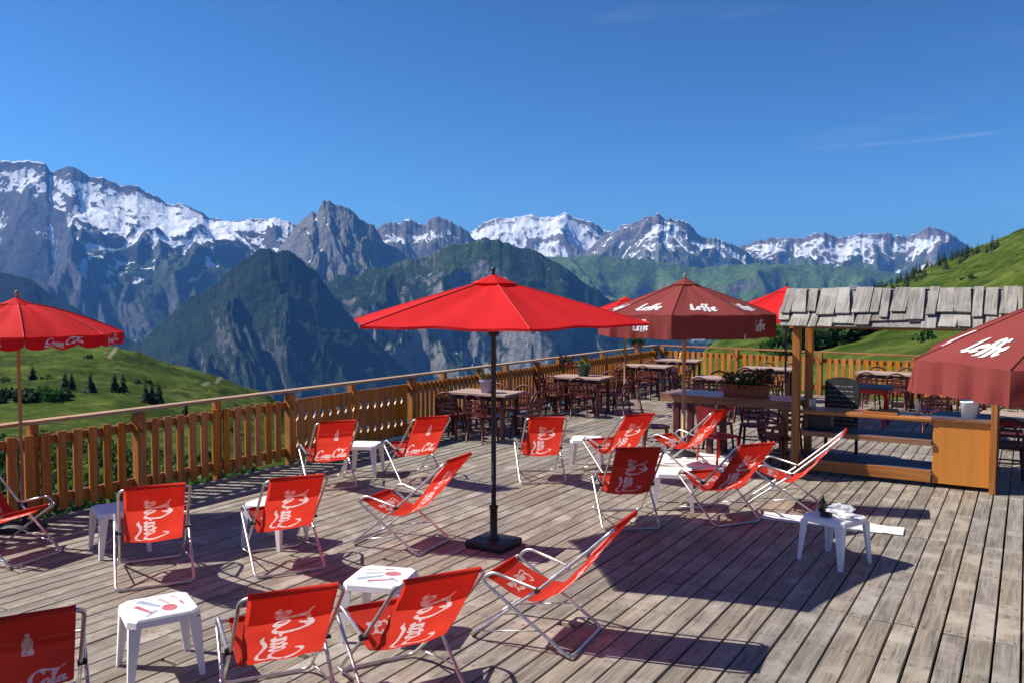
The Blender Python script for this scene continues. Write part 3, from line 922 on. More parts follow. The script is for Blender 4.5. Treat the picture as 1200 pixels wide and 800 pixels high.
def ink(mb, strokes, fn, wmin, wmax, nib=R(40), mi=1, res=4, off=.0):
    """Pen strokes as ribbons; fn maps pen coordinates to a point of the surface (already lifted off it)."""
    for st in strokes:
        pts = catmull([(p[0], p[1], 0) for p in st], res)
        L, Rr = [], []
        for i, p in enumerate(pts):
            a = pts[max(0, i - 1)]; b = pts[min(len(pts) - 1, i + 1)]
            d = b - a
            if d.length < 1e-6: d = Vector((1, 0, 0))
            d.normalize()
            wd = wmin + (wmax - wmin) * abs(math.sin(math.atan2(d.y, d.x) - nib))
            t = i / (len(pts) - 1)
            wd *= min(1, .45 + 3 * min(t, 1 - t))
            nx_, ny_ = -d.y, d.x
            L.append(fn(p.x + nx_ * wd / 2, p.y + ny_ * wd / 2)); Rr.append(fn(p.x - nx_ * wd / 2, p.y - ny_ * wd / 2))
        n = len(pts)
        mb.add(L + Rr, [(i, n + i, n + i + 1, i + 1) for i in range(n - 1)], mi)


# ------------------------------------------------------------------ deckchairs
U0 = .40                          # local x of the front foot; +x is the way the sitter looks
def side_pt(u, z): return (U0 - u, z)
PIV, BEND, TOP = (.53, .42), (.90, .745), (1.05, .885)
SLING = catmull([(*side_pt(1.053, .888), 0), (*side_pt(.985, .80), 0), (*side_pt(.83, .625), 0), (*side_pt(.66, .43), 0), (*side_pt(.55, .345), 0),
                 (*side_pt(.45, .325), 0), (*side_pt(.30, .365), 0), (*side_pt(.12, .445), 0)], 5)
_sl = [0.0]
for a, b in zip(SLING[:-1], SLING[1:]): _sl.append(_sl[-1] + (b - a).length)
SLEN = _sl[-1]


SEED = [0.0]
def sling_pt(s, wv, lift=0.0):
    """s: metres down the cloth from the top bar; wv: across; lift > 0 is behind / below the cloth."""
    s = min(max(s, 0), SLEN - 1e-5)
    i = max(0, min(len(_sl) - 2, int(np.searchsorted(_sl, s)) - 1))
    t = (s - _sl[i]) / (_sl[i + 1] - _sl[i])
    p = SLING[i].lerp(SLING[i + 1], t)
    d = (SLING[min(i + 2, len(SLING) - 1)] - SLING[max(i - 1, 0)]).normalized()
    nrm = Vector((-abs(d.y) if d.x > 0 else -abs(d.y), 0, 0))
    n2 = (d.y, -d.x)              # normal of the profile, pointed down and back
    if n2[1] > 0: n2 = (-n2[0], -n2[1])
    q_ = math.sin(PI * min(1, s / SLEN))
    sd = SEED[0]
    sag = (.016 + .010 * math.sin(sd * 2.1)) * (1 - (wv / .23) ** 2) * q_
    sag += q_ * (.0035 * math.sin(wv * 26 + s * 9 + sd) + .003 * math.sin(wv * 11 - s * 21 + sd * 1.7) + .0025 * math.sin(s * 38 + wv * 8 + sd * .6))
    return Vector((p.x + n2[0] * (lift + sag), wv, p.y + n2[1] * (lift + sag)))


def ink_field(S_, W_, strokes, fn, wmin, wmax, nib=R(35), res=5):
    """Signed reach (metres) of pen strokes over cloth coordinates: positive inside the ink."""
    best = np.full(S_.shape, -1.0)
    for st in strokes:
        pts = catmull([(p[0], p[1], 0) for p in st], res)
        n = len(pts)
        q = [fn(p.x, p.y) for p in pts]
        for i in range(n - 1):
            d = pts[i + 1] - pts[i]
            wd = wmin + (wmax - wmin) * abs(math.sin(math.atan2(d.y, d.x) - nib))
            t = (i + .5) / (n - 1)
            wd *= min(1, .5 + 3 * min(t, 1 - t))
            (s0, w0), (s1, w1) = q[i], q[i + 1]
            k = abs(fn(1, 0)[0] - fn(0, 0)[0]) + abs(fn(1, 0)[1] - fn(0, 0)[1])
            ds, dw = s1 - s0, w1 - w0
            L2 = ds * ds + dw * dw + 1e-12
            u_ = np.clip(((S_ - s0) * ds + (W_ - w0) * dw) / L2, 0, 1)
            best = np.maximum(best, wd * k / 2 - np.hypot(S_ - s0 - u_ * ds, W_ - w0 - u_ * dw))
    return best


def make_sling(kind):
    mb = MB()
    ns_, nw = 210, 84
    S_, W_ = np.meshgrid(np.linspace(0, SLEN, ns_ + 1), np.linspace(-.225, .225, nw + 1), indexing='ij')
    if kind == 'script':          # reads upwards along the back of the cloth
        k = .043
        F = ink_field(S_, W_, SCRIPT, lambda x_, y_: (.685 - x_ * k, -(y_ - 1.45) * k * 1.14), .27, .66)
    else:                         # bottle emblem and thin lines above, writing across below
        k = .031
        F = ink_field(S_, W_, SCRIPT, lambda x_, y_: (.60 - (y_ - 1.2) * k * 1.35, -(x_ - 6.2) * k), .28, .8)
        yb, cx = .33 - S_, -.02
        prof = np.interp(yb, [0, .04, .07, .10, .14, .17, .20, .205], [.026, .027, .021, .028, .021, .0105, .0095, .0095])
        F = np.maximum(F, np.where((yb > 0) & (yb < .205), prof - np.abs(W_ - cx), -1))
        for ln in (.185, .20):
            F = np.maximum(F, np.where((np.abs(W_) < .20) & (np.abs(W_ - cx) > .045), .0016 - np.abs(S_ - ln), -1))
    k3 = .024
    F = np.maximum(F, ink_field(S_, W_, SCRIPT, lambda x_, y_: (SLEN - .17 - (y_ - 1.2) * k3, (x_ - 6.2) * k3), .3, .8))
    vs = [sling_pt(float(a), float(b)) for a, b in zip(S_.ravel(), W_.ravel())]
    fs = [(i * (nw + 1) + j, i * (nw + 1) + j + 1, (i + 1) * (nw + 1) + j + 1, (i + 1) * (nw + 1) + j) for i in range(ns_) for j in range(nw)]
    mb.add(vs, fs, 0, True)
    nv = len(mb.v)
    mb.tube([sling_pt(.002, -.225) + Vector((0, 0, .004)), sling_pt(.002, .225) + Vector((0, 0, .004))], .017, 8)
    mb.tube([sling_pt(SLEN, -.225), sling_pt(SLEN, .225)], .017, 8)
    ink_v = np.full(len(mb.v), -1.0); ink_v[:nv] = F.ravel()
    return mb, ink_v


def make_chair(name, label, kind):
    t = empty(name, (0, 0, 0), 0, label, 'deck chair', 'red deck chairs on the terrace')
    W1, W2 = .262, .298
    # reclining frame: closed loop from the top bar down to the front floor bar
    pts = []
    for sgn in (1, -1):
        sd = [(*side_pt(*TOP),), (*side_pt(*BEND),), (*side_pt(*PIV),), (*side_pt(0.0, .014),)]
        if sgn < 0: sd = sd[::-1]
        pts += [(a_, sgn * W1, b_) for a_, b_ in sd]
    mb = MB(); mb.tube(rounded(pts, .075, 5, True), .0118, 8, True)
    mb.build('back_frame', M['steel'], t)
    p1, p2 = (.12, .445), (.205, .512)
    pl = [(*side_pt(*PIV), 0)]
    path = []
    for sgn in (1, -1):
        sd = [side_pt(PIV[0] - .01, PIV[1] + .012), side_pt(*p2), side_pt(*p1), side_pt(.78, .014)]
        wd = [W1 + .014, W2, W2, W2]
        q_ = [(a_, sgn * w_, b_) for (a_, b_), w_ in zip(sd, wd)]
        path += q_ if sgn > 0 else q_[::-1]
    mb = MB(); mb.tube(rounded(path, .055, 5), .0118, 8)
    mb.build('leg_frame', M['steel'], t)
    mb = MB(); mb.tube([(side_pt(*p1)[0], -W2, side_pt(*p1)[1]), (side_pt(*p1)[0], W2, side_pt(*p1)[1])], .0105, 8)
    mb.build('front_bar', M['steel'], t)
    for sgn in (1, -1):
        mb = MB(); mb.tube([(side_pt(.07, .07)[0], sgn * (W1 + .016), .07), (side_pt(.55, .155)[0], sgn * (W2 - .012), .155)], .0065, 6)
        mb.build('link_rod', M['steel'], t)
        mb = MB(); a_, b_ = side_pt(*PIV)
        mb.tube([(a_, sgn * (W1 - .016), b_), (a_, sgn * (W1 + .03), b_)], .017, 8)
        mb.build('joint_cap', M['black_plastic'], t)
    smb, ink_v = make_sling(kind)
    s_ = smb.build('sling', M['sling'], t)
    at = s_.data.attributes.new('ink', 'FLOAT', 'POINT'); at.data.foreach_set('value', ink_v.astype(np.float32))
    # second layer of cloth sewn inside the upper back
    mb = MB(); n_ = 12
    vs = [sling_pt(.02 + .25 * i / n_, -.215 + .43 * j / 4, -.012 if 0 < i < n_ else -.003) for i in range(n_ + 1) for j in range(5)]
    mb.add(vs, [(i * 5 + j, i * 5 + j + 1, (i + 1) * 5 + j + 1, (i + 1) * 5 + j) for i in range(n_) for j in range(4)], 0, True)
    mb.build('head_panel', M['sling'], s_)
    return t


protos = {}
for i, k in enumerate(('s', 't', 'u', 'b', 'c')):
    SEED[0] = i * 1.9 + .4
    protos[k] = make_chair('deck_chair', '', 'script' if k in 'stu' else 'bottle')
CH = [
    ('s', -6.36, 4.42, 147, 'red deck chair with its back squarely to us before the white table by the railing'),
    ('s', -5.67, 5.23, 149, 'red deck chair with white script half hiding a shaded white table at its side'),
    ('b', -7.60, 7.79, 146, 'red deck chair with pale bottle emblem nearest the square railing post'),
    ('b', -6.88, 8.64, 151, 'red deck chair with bottle emblem just past the white table near the railing'),
    ('s', -5.13, 6.25, 186, 'red deck chair seen from its side beside the black parasol base'),
    ('s', -2.90, 5.02, 186, 'red deck chair seen from its side casting a long lone shadow on bare boards'),
    ('s', -3.66, 3.32, 146, 'red deck chair with script back right of the nearest white table'),
    ('s', -3.19, 3.86, 151, 'large red deck chair in front of the second white table with a printed top'),
    ('s', -5.48, 9.56, 128, 'red deck chair standing alone behind the tall black parasol pole'),
    ('s', -4.74, 10.25, 147, 'red deck chair leaning back beside the far white table before the dark benches'),
    ('s', -3.63, 8.16, 126, 'dark shaded red deck chair standing at the head of the big parasol shadow'),
    ('s', -2.85, 8.84, 146, 'red deck chair with a small white table at its left side near the bar hut'),
    ('s', -2.35, 9.72, 187, 'red deck chair seen from its side next to the bar hut shelves'),
    ('s', -4.08, 11.05, 168, 'red deck chair seen from its side under the maroon parasol'),
    ('b', -4.51, 2.35, 152, 'shaded red deck chair with bottle emblem cut off by the lower left corner'),
    ('s', -7.98, 4.02, 10, 'red deck chair facing into the terrace at the foot of the printed parasol'),
]
cyc = {'s': 'stu', 'b': 'bc'}; cnt = {'s': 0, 'b': 0}
for k, x_, y_, a_, lab in CH:
    src = protos[cyc[k][cnt[k] % len(cyc[k])]]; cnt[k] += 1
    if src.get('used') is None:
        src['used'] = 1
        src.location = (x_, y_, 0.002); src.rotation_euler = (0, 0, R(a_)); src['label'] = lab
    else:
        c_ = dup(src, (x_, y_, 0.002), R(a_), lab)
        if 'used' in c_: del c_['used']
for s_ in protos.values(): del s_['used']


# ------------------------------------------------------------------ white plastic side tables
def make_side_table(name, printed, label):
    t = empty(name, (0, 0, 0), 0, label, 'side table', 'white plastic side tables')
    h, a = .42, .215
    ch = .045
    def octo(s, c, z): return [(s, -s + c, z), (s, s - c, z), (s - c, s, z), (-s + c, s, z), (-s, s - c, z), (-s, -s + c, z), (-s + c, -s, z), (s - c, -s, z)]
    mb = MB()
    rings = [octo(a - .012, ch, h - .055), octo(a, ch, h - .05), octo(a - .004, ch, h - .012), octo(a - .014, ch, h - .001), octo(a - .03, ch, h)]
    vs = [p for r_ in rings for p in r_]
    fs = [(i * 8 + k, i * 8 + (k + 1) % 8, (i + 1) * 8 + (k + 1) % 8, (i + 1) * 8 + k) for i in range(4) for k in range(8)]
    fs.append(tuple(32 + k for k in range(8)))
    inner = octo(a - .018, ch, h - .055); o = len(vs); vs += inner + octo(a - .03, ch, h - .012)
    fs += [(o + (k + 1) % 8, o + k, o + 8 + k, o + 8 + (k + 1) % 8) for k in range(8)] + [tuple(o + 8 + k for k in range(8))[::-1]]
    fs += [(k, o + k, o + (k + 1) % 8, (k + 1) % 8) for k in range(8)]
    mb.add(vs, fs, 0, False)
    if printed:                   # faded printed picture on the table top: a disc, slanting strokes and dashes
        z = h + .0015
        cx, cy = .07, .05
        mb.add([(cx + .06 * math.cos(i * PI / 9), cy + .045 * math.sin(i * PI / 9), z) for i in range(18)], [tuple(range(18))], 1)
        def strip(x1, y1, x2, y2, wd, mi):
            d = Vector((x2 - x1, y2 - y1, 0)).normalized(); n_ = Vector((-d.y, d.x, 0)) * wd / 2
            a_, b_ = Vector((x1, y1, z)), Vector((x2, y2, z))
            mb.add([a_ - n_, b_ - n_ * .5, b_ + n_ * .5, a_ + n_], [(0, 1, 2, 3)], mi)
        strip(-.14, -.10, .02, .0, .05, 2); strip(-.05, -.13, .12, -.06, .035, 1); strip(-.12, .02, -.01, .06, .03, 3)
        strip(.08, -.03, .16, -.10, .03, 2); strip(-.15, .10, -.06, .13, .02, 3); strip(-.02, .13, .05, .14, .02, 1)
    mb.build('table_top', [M['white_plastic'], M['print_red'], M['print_blue'], M['print_grey']], t)
    for sx, sy in ((1, 1), (1, -1), (-1, 1), (-1, -1)):
        lm = MB()
        def L(z, k, wl, th):      # an angle-section leg
            x_, y_ = sx * k, sy * k
            return [(x_, y_, z), (x_ - sx * wl, y_, z), (x_ - sx * wl, y_ - sy * th, z), (x_ - sx * th, y_ - sy * th, z), (x_ - sx * th, y_ - sy * wl, z), (x_, y_ - sy * wl, z)]
        lo, hi = L(0, a + .012, .034, .012), L(h - .045, a - .006, .072, .012)
        fs_ = [(i, (i + 1) % 6, 6 + (i + 1) % 6, 6 + i) for i in range(6)] + [tuple(range(6))[::-1]]
        lm.add(lo + hi, fs_)
        lm.build('leg', M['white_plastic'], t)
    return t


tp = make_side_table('side_table', True, 'white plastic table with a printed top nearest the front')
tp.location = (-4.66, 3.27, 0); tp.rotation_euler = (0, 0, R(-25))
dup(tp, (-3.84, 4.46, 0), R(19), 'white plastic table with a printed top behind the large middle deck chair')
tq = make_side_table('side_table', False, 'white plastic table in railing shade beside the squarely turned deck chair')
tq.location = (-7.24, 4.68, 0); tq.rotation_euler = (0, 0, R(-20))
for x_, y_, a_, lab in [
    (-6.18, 5.62, 10, 'white plastic table mostly hidden behind a red deck chair back in blue shade'),
    (-7.62, 8.52, 25, 'white plastic table between the two deck chairs with bottle emblems'),
    (-5.26, 10.52, 20, 'white plastic table lit by sun between the lone chair and a leaning chair'),
    (-3.40, 9.02, 20, 'white plastic table between the dark shaded chair and its sunny neighbour'),
    (-1.44, 7.88, -24, 'white plastic table standing at the tip of the parasol shadow with rubbish on top')]:
    dup(tq, (x_, y_, 0), R(a_), lab)

# things lying on the table in the parasol shadow
def blob(mb, c, rx, ry, rz, seed, rough=.25, n=12, m_=8, mi=0):
    rs = np.random.default_rng(seed)
    vs, fs = [], []
    for i in range(m_ + 1):
        th = PI * i / m_
        for k in range(n):
            ph = 2 * PI * k / n
            q_ = 1 + rough * (rs.random() - .5) * 2
            vs.append((c[0] + rx * q_ * math.sin(th) * math.cos(ph), c[1] + ry * q_ * math.sin(th) * math.sin(ph), c[2] + rz * (q_ if i < m_ * .6 else 1) * math.cos(th)))
    for i in range(m_):
        for k in range(n):
            fs.append((i * n + k, (i + 1) * n + k, (i + 1) * n + (k + 1) % n, i * n + (k + 1) % n))
    mb.add(vs, fs, mi, False)
mb = MB(); blob(mb, (0, 0, .045), .105, .08, .045, 3, .35, 16, 10)
o = mb.build('plastic_bag', M['bag']); o.location = (-1.40, 7.94, .42); tag(o, 'crumpled clear plastic bag on the table in the parasol shadow', 'bag')
mb = MB(); mb.lathe([(0, 0), (.032, 0), (.034, .01), (.034, .085), (.028, .105), (.013, .125), (.013, .15), (0, .15)], 14)
o = mb.build('bottle', M['dark_glass']); o.location = (-1.56, 7.93, .421); tag(o, 'small dark bottle beside the plastic bag on the white table', 'bottle')
mb = MB(); mb.lathe([(0, 0), (.05, 0), (.055, .03), (.048, .03), (.044, .008), (0, .008)], 14)
o = mb.build('ashtray', M['black_plastic']); o.location = (-1.50, 7.80, .421); tag(o, 'round black ashtray on the front of the white table with rubbish', 'ashtray')
mb = MB(); blob(mb, (0, 0, .03), .075, .06, .03, 8, .3)
o = mb.build('crumpled_napkin', M['paper']); o.location = (-1.33, 7.80, .42); tag(o, 'crumpled white paper napkin at the table edge beside the ashtray', 'napkin')

def cloth(name, cx, cy, lx, ly, rz, seed, amp=.02):
    nx, ny = 26, 12
    rs = np.random.default_rng(seed); ox, oy = rs.random(2) * 50
    vs = []
    for j in range(ny + 1):
        for i in range(nx + 1):
            u_, v_ = i / nx - .5, j / ny - .5
            edge = 1 + 0.0 * float(gnoise(np.array(u_ * 5 + ox), np.array(v_ * 5 + oy)))
            z = .012 + max(0, float(fbm(np.array(u_ * 5 + ox), np.array(v_ * 3 + oy), 3))) * amp * 2
            vs.append((u_ * lx * edge, v_ * ly * edge * (1 - .5 * max(0, u_ - .3)), z))
    mb = MB(); mb.add(vs, [(j * (nx + 1) + i, j * (nx + 1) + i + 1, (j + 1) * (nx + 1) + i + 1, (j + 1) * (nx + 1) + i) for j in range(ny) for i in range(nx)], 0, True)
    o = mb.build(name, M['paper']); o.location = (cx, cy, 0); o.rotation_euler = (0, 0, rz)
    return o
tag(cloth('towel', -1.72, 9.18, 1.40, .33, R(4), 5, .012), 'white towel spread on the boards behind the table with rubbish', 'towel')


# ------------------------------------------------------------------ parasols
def parasol(name, n, Rad, zr, za, val, rot, cloth_m, pole_m, label, text=None, base='slab', tilt=0.0, tilt_dir=0.0, pole_r=.024, scal=0.0, textval=False, edge_sag=.03, text_on=None, finial=True, dome=1.06, slack=1.0, limp=1.0):
    t = empty(name, (0, 0, 0), 0, label, 'parasol', 'parasols shading the terrace')
    ax = Vector((-math.sin(tilt_dir), math.cos(tilt_dir), 0))
    TM = Matrix.Rotation(tilt, 3, ax)
    piv = Vector((0, 0, za))
    def T(v): return TM @ (Vector(v) - piv) + piv
    def panel(k, a, b, lift=0.0):
        """k: panel, a 0..1 across, b 0 (peak) .. 1 (rim)."""
        t0, t1 = rot + 2 * PI * k / n, rot + 2 * PI * (k + 1) / n
        rb = .02 + (Rad - .02) * b
        p0 = Vector((rb * math.cos(t0), rb * math.sin(t0), 0)); p1 = Vector((rb * math.cos(t1), rb * math.sin(t1), 0))
        p = p0.lerp(p1, a)
        q_ = 4 * a * (1 - a)
        p *= 1 - edge_sag * q_ * b                            # rim pulled in between the ribs
        z = za + (zr - za) * (b ** dome) - .06 * q_ * b * (1 - b) * Rad
        z += q_ * b * (1 - .65 * b) * (.014 * math.sin(a * 13 + k * 2.3 + b * 3) + .007 * math.sin(b * 11 - a * 7 + k * 1.1)) * Rad * slack
        nrm = Vector((math.cos((t0 + t1) / 2), math.sin((t0 + t1) / 2), 1.6)).normalized()
        return T(Vector((p.x, p.y, z)) + nrm * lift)
    def valp(k, a, c, lift=0.0):
        t0, t1 = rot + 2 * PI * k / n, rot + 2 * PI * (k + 1) / n
        out_ = Vector((math.cos((t0 + t1) / 2), math.sin((t0 + t1) / 2), 0))
        p = panel(k, a, 1.0)
        wave = .016 * limp * (math.sin(a * 19 + k * 2.1) + .6 * math.sin(a * 41 + k)) * c * min(1, val / .15)
        low = val * c * (1 - scal * (1 - abs(math.sin(a * PI * 3))))
        return p + out_ * (wave + lift + .004) + Vector((0, 0, -low))
    mb = MB()
    NA, NB = 16, 16
    for k in range(n):
        vs = [panel(k, i / NA, j / NB) for j in range(NB + 1) for i in range(NA + 1)]
        mb.add(vs, [(j * (NA + 1) + i, (j + 1) * (NA + 1) + i, (j + 1) * (NA + 1) + i + 1, j * (NA + 1) + i + 1) for j in range(NB) for i in range(NA)], 0, True)
        if val > 0:
            nv = 5; na = 24
            vs = [valp(k, i / na, j / nv) for j in range(nv + 1) for i in range(na + 1)]
            mb.add(vs, [(j * (na + 1) + i, (j + 1) * (na + 1) + i, (j + 1) * (na + 1) + i + 1, j * (na + 1) + i + 1) for j in range(nv) for i in range(na)], 0, True)
        if text == 'uncial' and (text_on is None or k in text_on):
            sc = .066
            ink(mb, UNCIAL, lambda x_, y_, k=k: panel(k, .5 + (x_ - 3.6) * sc * 1.02, .80 - (y_ - 1.4) * sc * .78, .008), .35, .95, R(35), 1, 4)
            if val > .1 and k % 2 == 1:
                s2 = .040
                ink(mb, UNCIAL, lambda x_, y_, k=k: valp(k, .5 + (x_ - 3.6) * s2, .5 - (y_ - 1.4) * s2 * 3.0, .006), .35, .95, R(35), 1, 3)
        if text == 'script' and (text_on is None or k in text_on):
            s2 = .040
            ink(mb, SCRIPT, lambda x_, y_, k=k: valp(k, .5 + (x_ - 6.2) * s2, .5 - (y_ - 1.3) * s2 * 3.3, .006), .3, .8, R(35), 1, 3)
    cn = mb.build('canopy', [cloth_m, M['canopy_print']], t)
    sm_ = MB()
    for k in range(n):
        sm_.tube([panel(k, 0, b_ / 10, .003) for b_ in range(1, 11)], .006, 5)
    sm_.build('seam', M['seam_' + ('red' if cloth_m is M['canopy_red'] else 'maroon')], cn)
    # vent cap over the peak
    mb = MB(); vr = .20 * Rad / 1.3
    vs = [T((0, 0, za + .055))] + [T((vr * math.cos(rot + 2 * PI * k / n), vr * math.sin(rot + 2 * PI * k / n), za - .002 - (za - zr) * vr / Rad + .03)) for k in range(n)]
    mb.add(vs, [(0, 1 + k, 1 + (k + 1) % n) for k in range(n)], 0)
    mb.build('vent_cap', cloth_m, cn)
    for k in range(n):            # ribs and their struts
        a_ = rot + 2 * PI * k / n
        rb = MB()
        rim = T((Rad * .985 * math.cos(a_), Rad * .985 * math.sin(a_), zr - .008)); top_ = T((.03 * math.cos(a_), .03 * math.sin(a_), za - .03))
        rb.tube([top_, rim], .008, 6)
        ro = rb.build('rib', pole_m, t)
        st = MB(); mid = top_.lerp(rim, .52); hub = T((.035 * math.cos(a_), .035 * math.sin(a_), zr - .10))
        st.tube([mid, hub], .006, 6); st.build('strut', pole_m, ro)
    zb = .05 if base else 0.0
    mb = MB(); mb.tube([(0, 0, zb), (0, 0, zr * .55), T((0, 0, za - .02))], pole_r, 12); mb.build('pole', pole_m, t)
    mb = MB(); mb.lathe([(.03, 0), (.05, 0), (.05, .07), (.03, .07)], 12, (0, 0, 0)); hb = mb.build('hub', M['black_plastic'], t); hb.location = T((0, 0, zr - .14))
    if finial:
        mb = MB(); mb.lathe([(.0, .075), (.016, .06), (.02, .04), (.012, .02), (.02, 0), (0, 0)], 10); fn = mb.build('finial', pole_m if pole_m is not M['steel'] else M['white_plastic'], t); fn.location = T((0, 0, za + .05))
    if base == 'slab':
        mb = MB(); mb.box((0, 0, .035), (.42, .40, .07)); mb.build('base', M['black_plastic'], t, .022)
        mb = MB(); mb.lathe([(.06, .06), (.06, .085), (.036, .11), (.036, .36), (.044, .365), (.044, .39), (.026, .40)], 14); mb.build('sleeve', M['black_plastic'], t)
    elif base == 'disc':
        mb = MB(); mb.lathe([(0, 0), (.22, 0), (.22, .025), (.18, .05), (.06, .08), (.04, .09), (.04, .28), (.0, .28)], 20); mb.build('base', M['black_plastic'], t)
    return t


u1 = parasol('parasol', 6, 1.47, 2.155, 2.545, .022, R(-46), M['canopy_red'], M['black_metal'],
             'big plain red parasol on a black pole in the middle of the terrace', tilt=R(1.0), tilt_dir=R(-60))
u1.location = (-4.32, 6.66, 0)
# the base of a parasol turned with the boards
u2 = parasol('parasol', 8, .99, 2.01, 2.33, .13, R(-70), M['canopy_red'], M['pole_wood'],
             'red parasol with white script on its fringe standing by the near railing', text='script', base='disc', pole_r=.017, scal=.3, edge_sag=.02, dome=1.45)
u2.location = (-8.80, 4.62, 0)
u3 = parasol('parasol', 8, 1.28, 2.09, 2.56, .32, R(-57 - 22.5 + 2), M['canopy_maroon'], M['pole_wood'],
             'maroon parasol with white lettering on a wooden pole behind the deck chairs', text='uncial', base='disc', pole_r=.028, edge_sag=.02)
u3.location = (-4.29, 11.76, .06)
u4 = parasol('parasol', 8, 1.27, 2.06, 2.55, .25, R(-160), M['canopy_maroon'], M['pole_wood'],
             'maroon parasol reaching in from the right edge in front of the bar hut', text='uncial', base='disc', pole_r=.028, edge_sag=.02, tilt=R(5), tilt_dir=R(-135), limp=2.4)
u4.location = (.41, 7.60, -.07)
u5 = parasol('parasol', 8, 1.30, 2.06, 2.56, .14, R(10), M['canopy_red'], M['black_metal'],
             'red parasol on a thin dark pole half hidden by the shingle roof', text='script', base='disc', pole_r=.02, scal=.2)
u5.location = (-3.95, 16.4, 0)
u6 = parasol('parasol', 8, 1.05, 2.00, 2.37, .12, R(0), M['canopy_red'], M['pole_wood'],
             'red parasol at the valley railing peeping out behind the big one', base='disc', scal=.2, finial=False)
u6.location = (-7.70, 17.3, 0)
u7 = parasol('parasol', 8, .95, 2.02, 2.36, .13, R(12), M['canopy_red'], M['pole_wood'],
             'unseen red parasol added to shade the deck chair cut off by the lower left corner', text=None, base='disc', pole_r=.017, scal=.3, dome=1.45)
u7.location = (-5.16, 1.50, 0)  # out of view, added as the likely cause of the corner chair's shade
mb = MB(); mb.box((0, 0, .03), (1.25, .95, .06))
o = mb.build('paving_slab', M['concrete'], None, .008); o.location = (-4.05, 11.66, 0); o.rotation_euler = (0, 0, R(-6))
tag(o, 'large white slab weighing down the maroon parasol under the bar table', 'slab')

# ------------------------------------------------------------------ the bar hut
kx0, kx1, ky0, ky1 = -2.66, -.32, 11.66, 12.42
kt = empty('bar_hut', ((kx0 + kx1) / 2, (ky0 + ky1) / 2, 0), 0, 'open wooden bar hut with a grey shingle roof and orange cupboard', 'bar hut')
def kl(x_, y_, z_): return (x_ - (kx0 + kx1) / 2, y_ - (ky0 + ky1) / 2, z_)
for x_, y_, ht in ((kx0, ky0, 1.99), (kx1, ky0, 1.99), (kx0, ky1, 2.20), (kx1, ky1, 2.20)):
    mb = MB(); mb.box(kl(x_, y_, ht / 2), (.10 if x_ < -1 else .07, .10, ht)); mb.build('post', M['varnish_z'], kt, .006)
for y_, z_ in ((ky0 + .005, 1.955), (ky1, 2.18)):
    mb = MB(); mb.box(kl((kx0 + kx1) / 2, y_ + (.08 if y_ < 12 else -.06), z_ + (.045 if y_ < 12 else -.03)), (kx1 - kx0 + .24, .05, .06)); mb.build('beam', M['varnish_x'], kt)
# cupboard
cx0 = -.99
mb = MB(); mb.box(kl((cx0 + kx1 - .04) / 2, (ky0 + ky1) / 2, .455), (kx1 - .04 - cx0, ky1 - ky0 - .12, .80)); cb = mb.build('cupboard', M['plywood'], kt, .004)
mb = MB(); mb.box(kl((cx0 + kx1) / 2 - .018, ky0 + .050, .455), (kx1 - cx0 - .05, .018, .80)); mb.build('front_panel', M['plywood'], cb)
mb = MB(); mb.box(kl(cx0 - .012, ky0 + .2, .53), (.02, .05, .035)); mb.build('latch', M['black_metal'], cb)
mb = MB(); mb.box(kl((cx0 + kx1) / 2 - .02, (ky0 + ky1) / 2, .872), (kx1 - cx0 - .02, ky1 - ky0 - .02, .03)); mb.build('cupboard_top', M['shelf_blue'], kt, .004)
mb = MB(); mb.box(kl((cx0 + kx1) / 2 - .02, ky0 + .02, .872), (kx1 - cx0 - .0, .03, .036)); mb.build('cupboard_edging', M['counter'], kt)
# counter and shelves of the open part
mb = MB(); mb.box(kl((kx0 + cx0) / 2 + .03, ky0 + .27, .845), (cx0 - kx0 - .06, .52, .05)); mb.build('counter', M['varnish_x'], kt, .008)
for z_, dep in ((.575, .58), (.19, .66)):
    mb = MB(); mb.box(kl((kx0 + cx0) / 2 + .03, ky0 + .05 + dep / 2, z_), (cx0 - kx0 - .06, dep, .035)); sh = mb.build('shelf', M['shelf_blue'], kt)
    mb = MB(); hh = .07 if z_ > .4 else .15
    mb.box(kl((kx0 + cx0) / 2 + .03, ky0 + .02, z_ + .02 - hh / 2), (cx0 - kx0 - .08, .035, hh)); mb.build('front_edge', M['varnish_x'] if z_ < .4 else M['counter'], sh, .004)
# shingle roof: one pitch falling to the front, a short one behind
rf = MB(); rt = []
def shingle_row(p_lo, p_hi, nz_dir, z0, over, rowseed):
    rs = random.Random(rowseed)
    x_ = -2.87
    while x_ < -.10:
        wd = rs.choice((.11, .14, .16, .19, .21, .24)) * rs.uniform(.9, 1.1)
        if x_ + wd > -.06: wd = -.06 - x_
        if wd < .04: break
        lo = Vector((0, *p_lo)); hi = Vector((0, *p_hi))
        d = (hi - lo).normalized(); nn = Vector((0, -d.z, d.y))
        if nn.z < 0: nn = -nn
        j = rs.uniform(-.10, .07); sk = rs.uniform(-.03, .03) if rs.random() < .75 else rs.uniform(-.10, .02)
        th = rs.uniform(.012, .022); lift = rs.uniform(.0, .012) + over
        a0 = lo - d * j + nn * lift; a1 = hi + nn * (lift * .3) + d * rs.uniform(-.01, .02)
        xa, xb = x_ + .004, x_ + wd - .004
        v_ = [Vector((xa, 0, 0)) + a0, Vector((xb, 0, 0)) + a0 + d * rs.uniform(-.015, .015), Vector((xb + sk, 0, 0)) + a1, Vector((xa + sk, 0, 0)) + a1]
        v_ = [Vector(kl(*p)) for p in v_]
        n0 = len(rf.f)
        rf.prism(v_, nn * th)
        rt.extend([rs.random()] * (len(rf.f) - n0))
        x_ += wd + rs.uniform(.002, .016)
eav, rdg, bck = (11.44, 2.015), (12.02, 2.475), (12.70, 2.18)
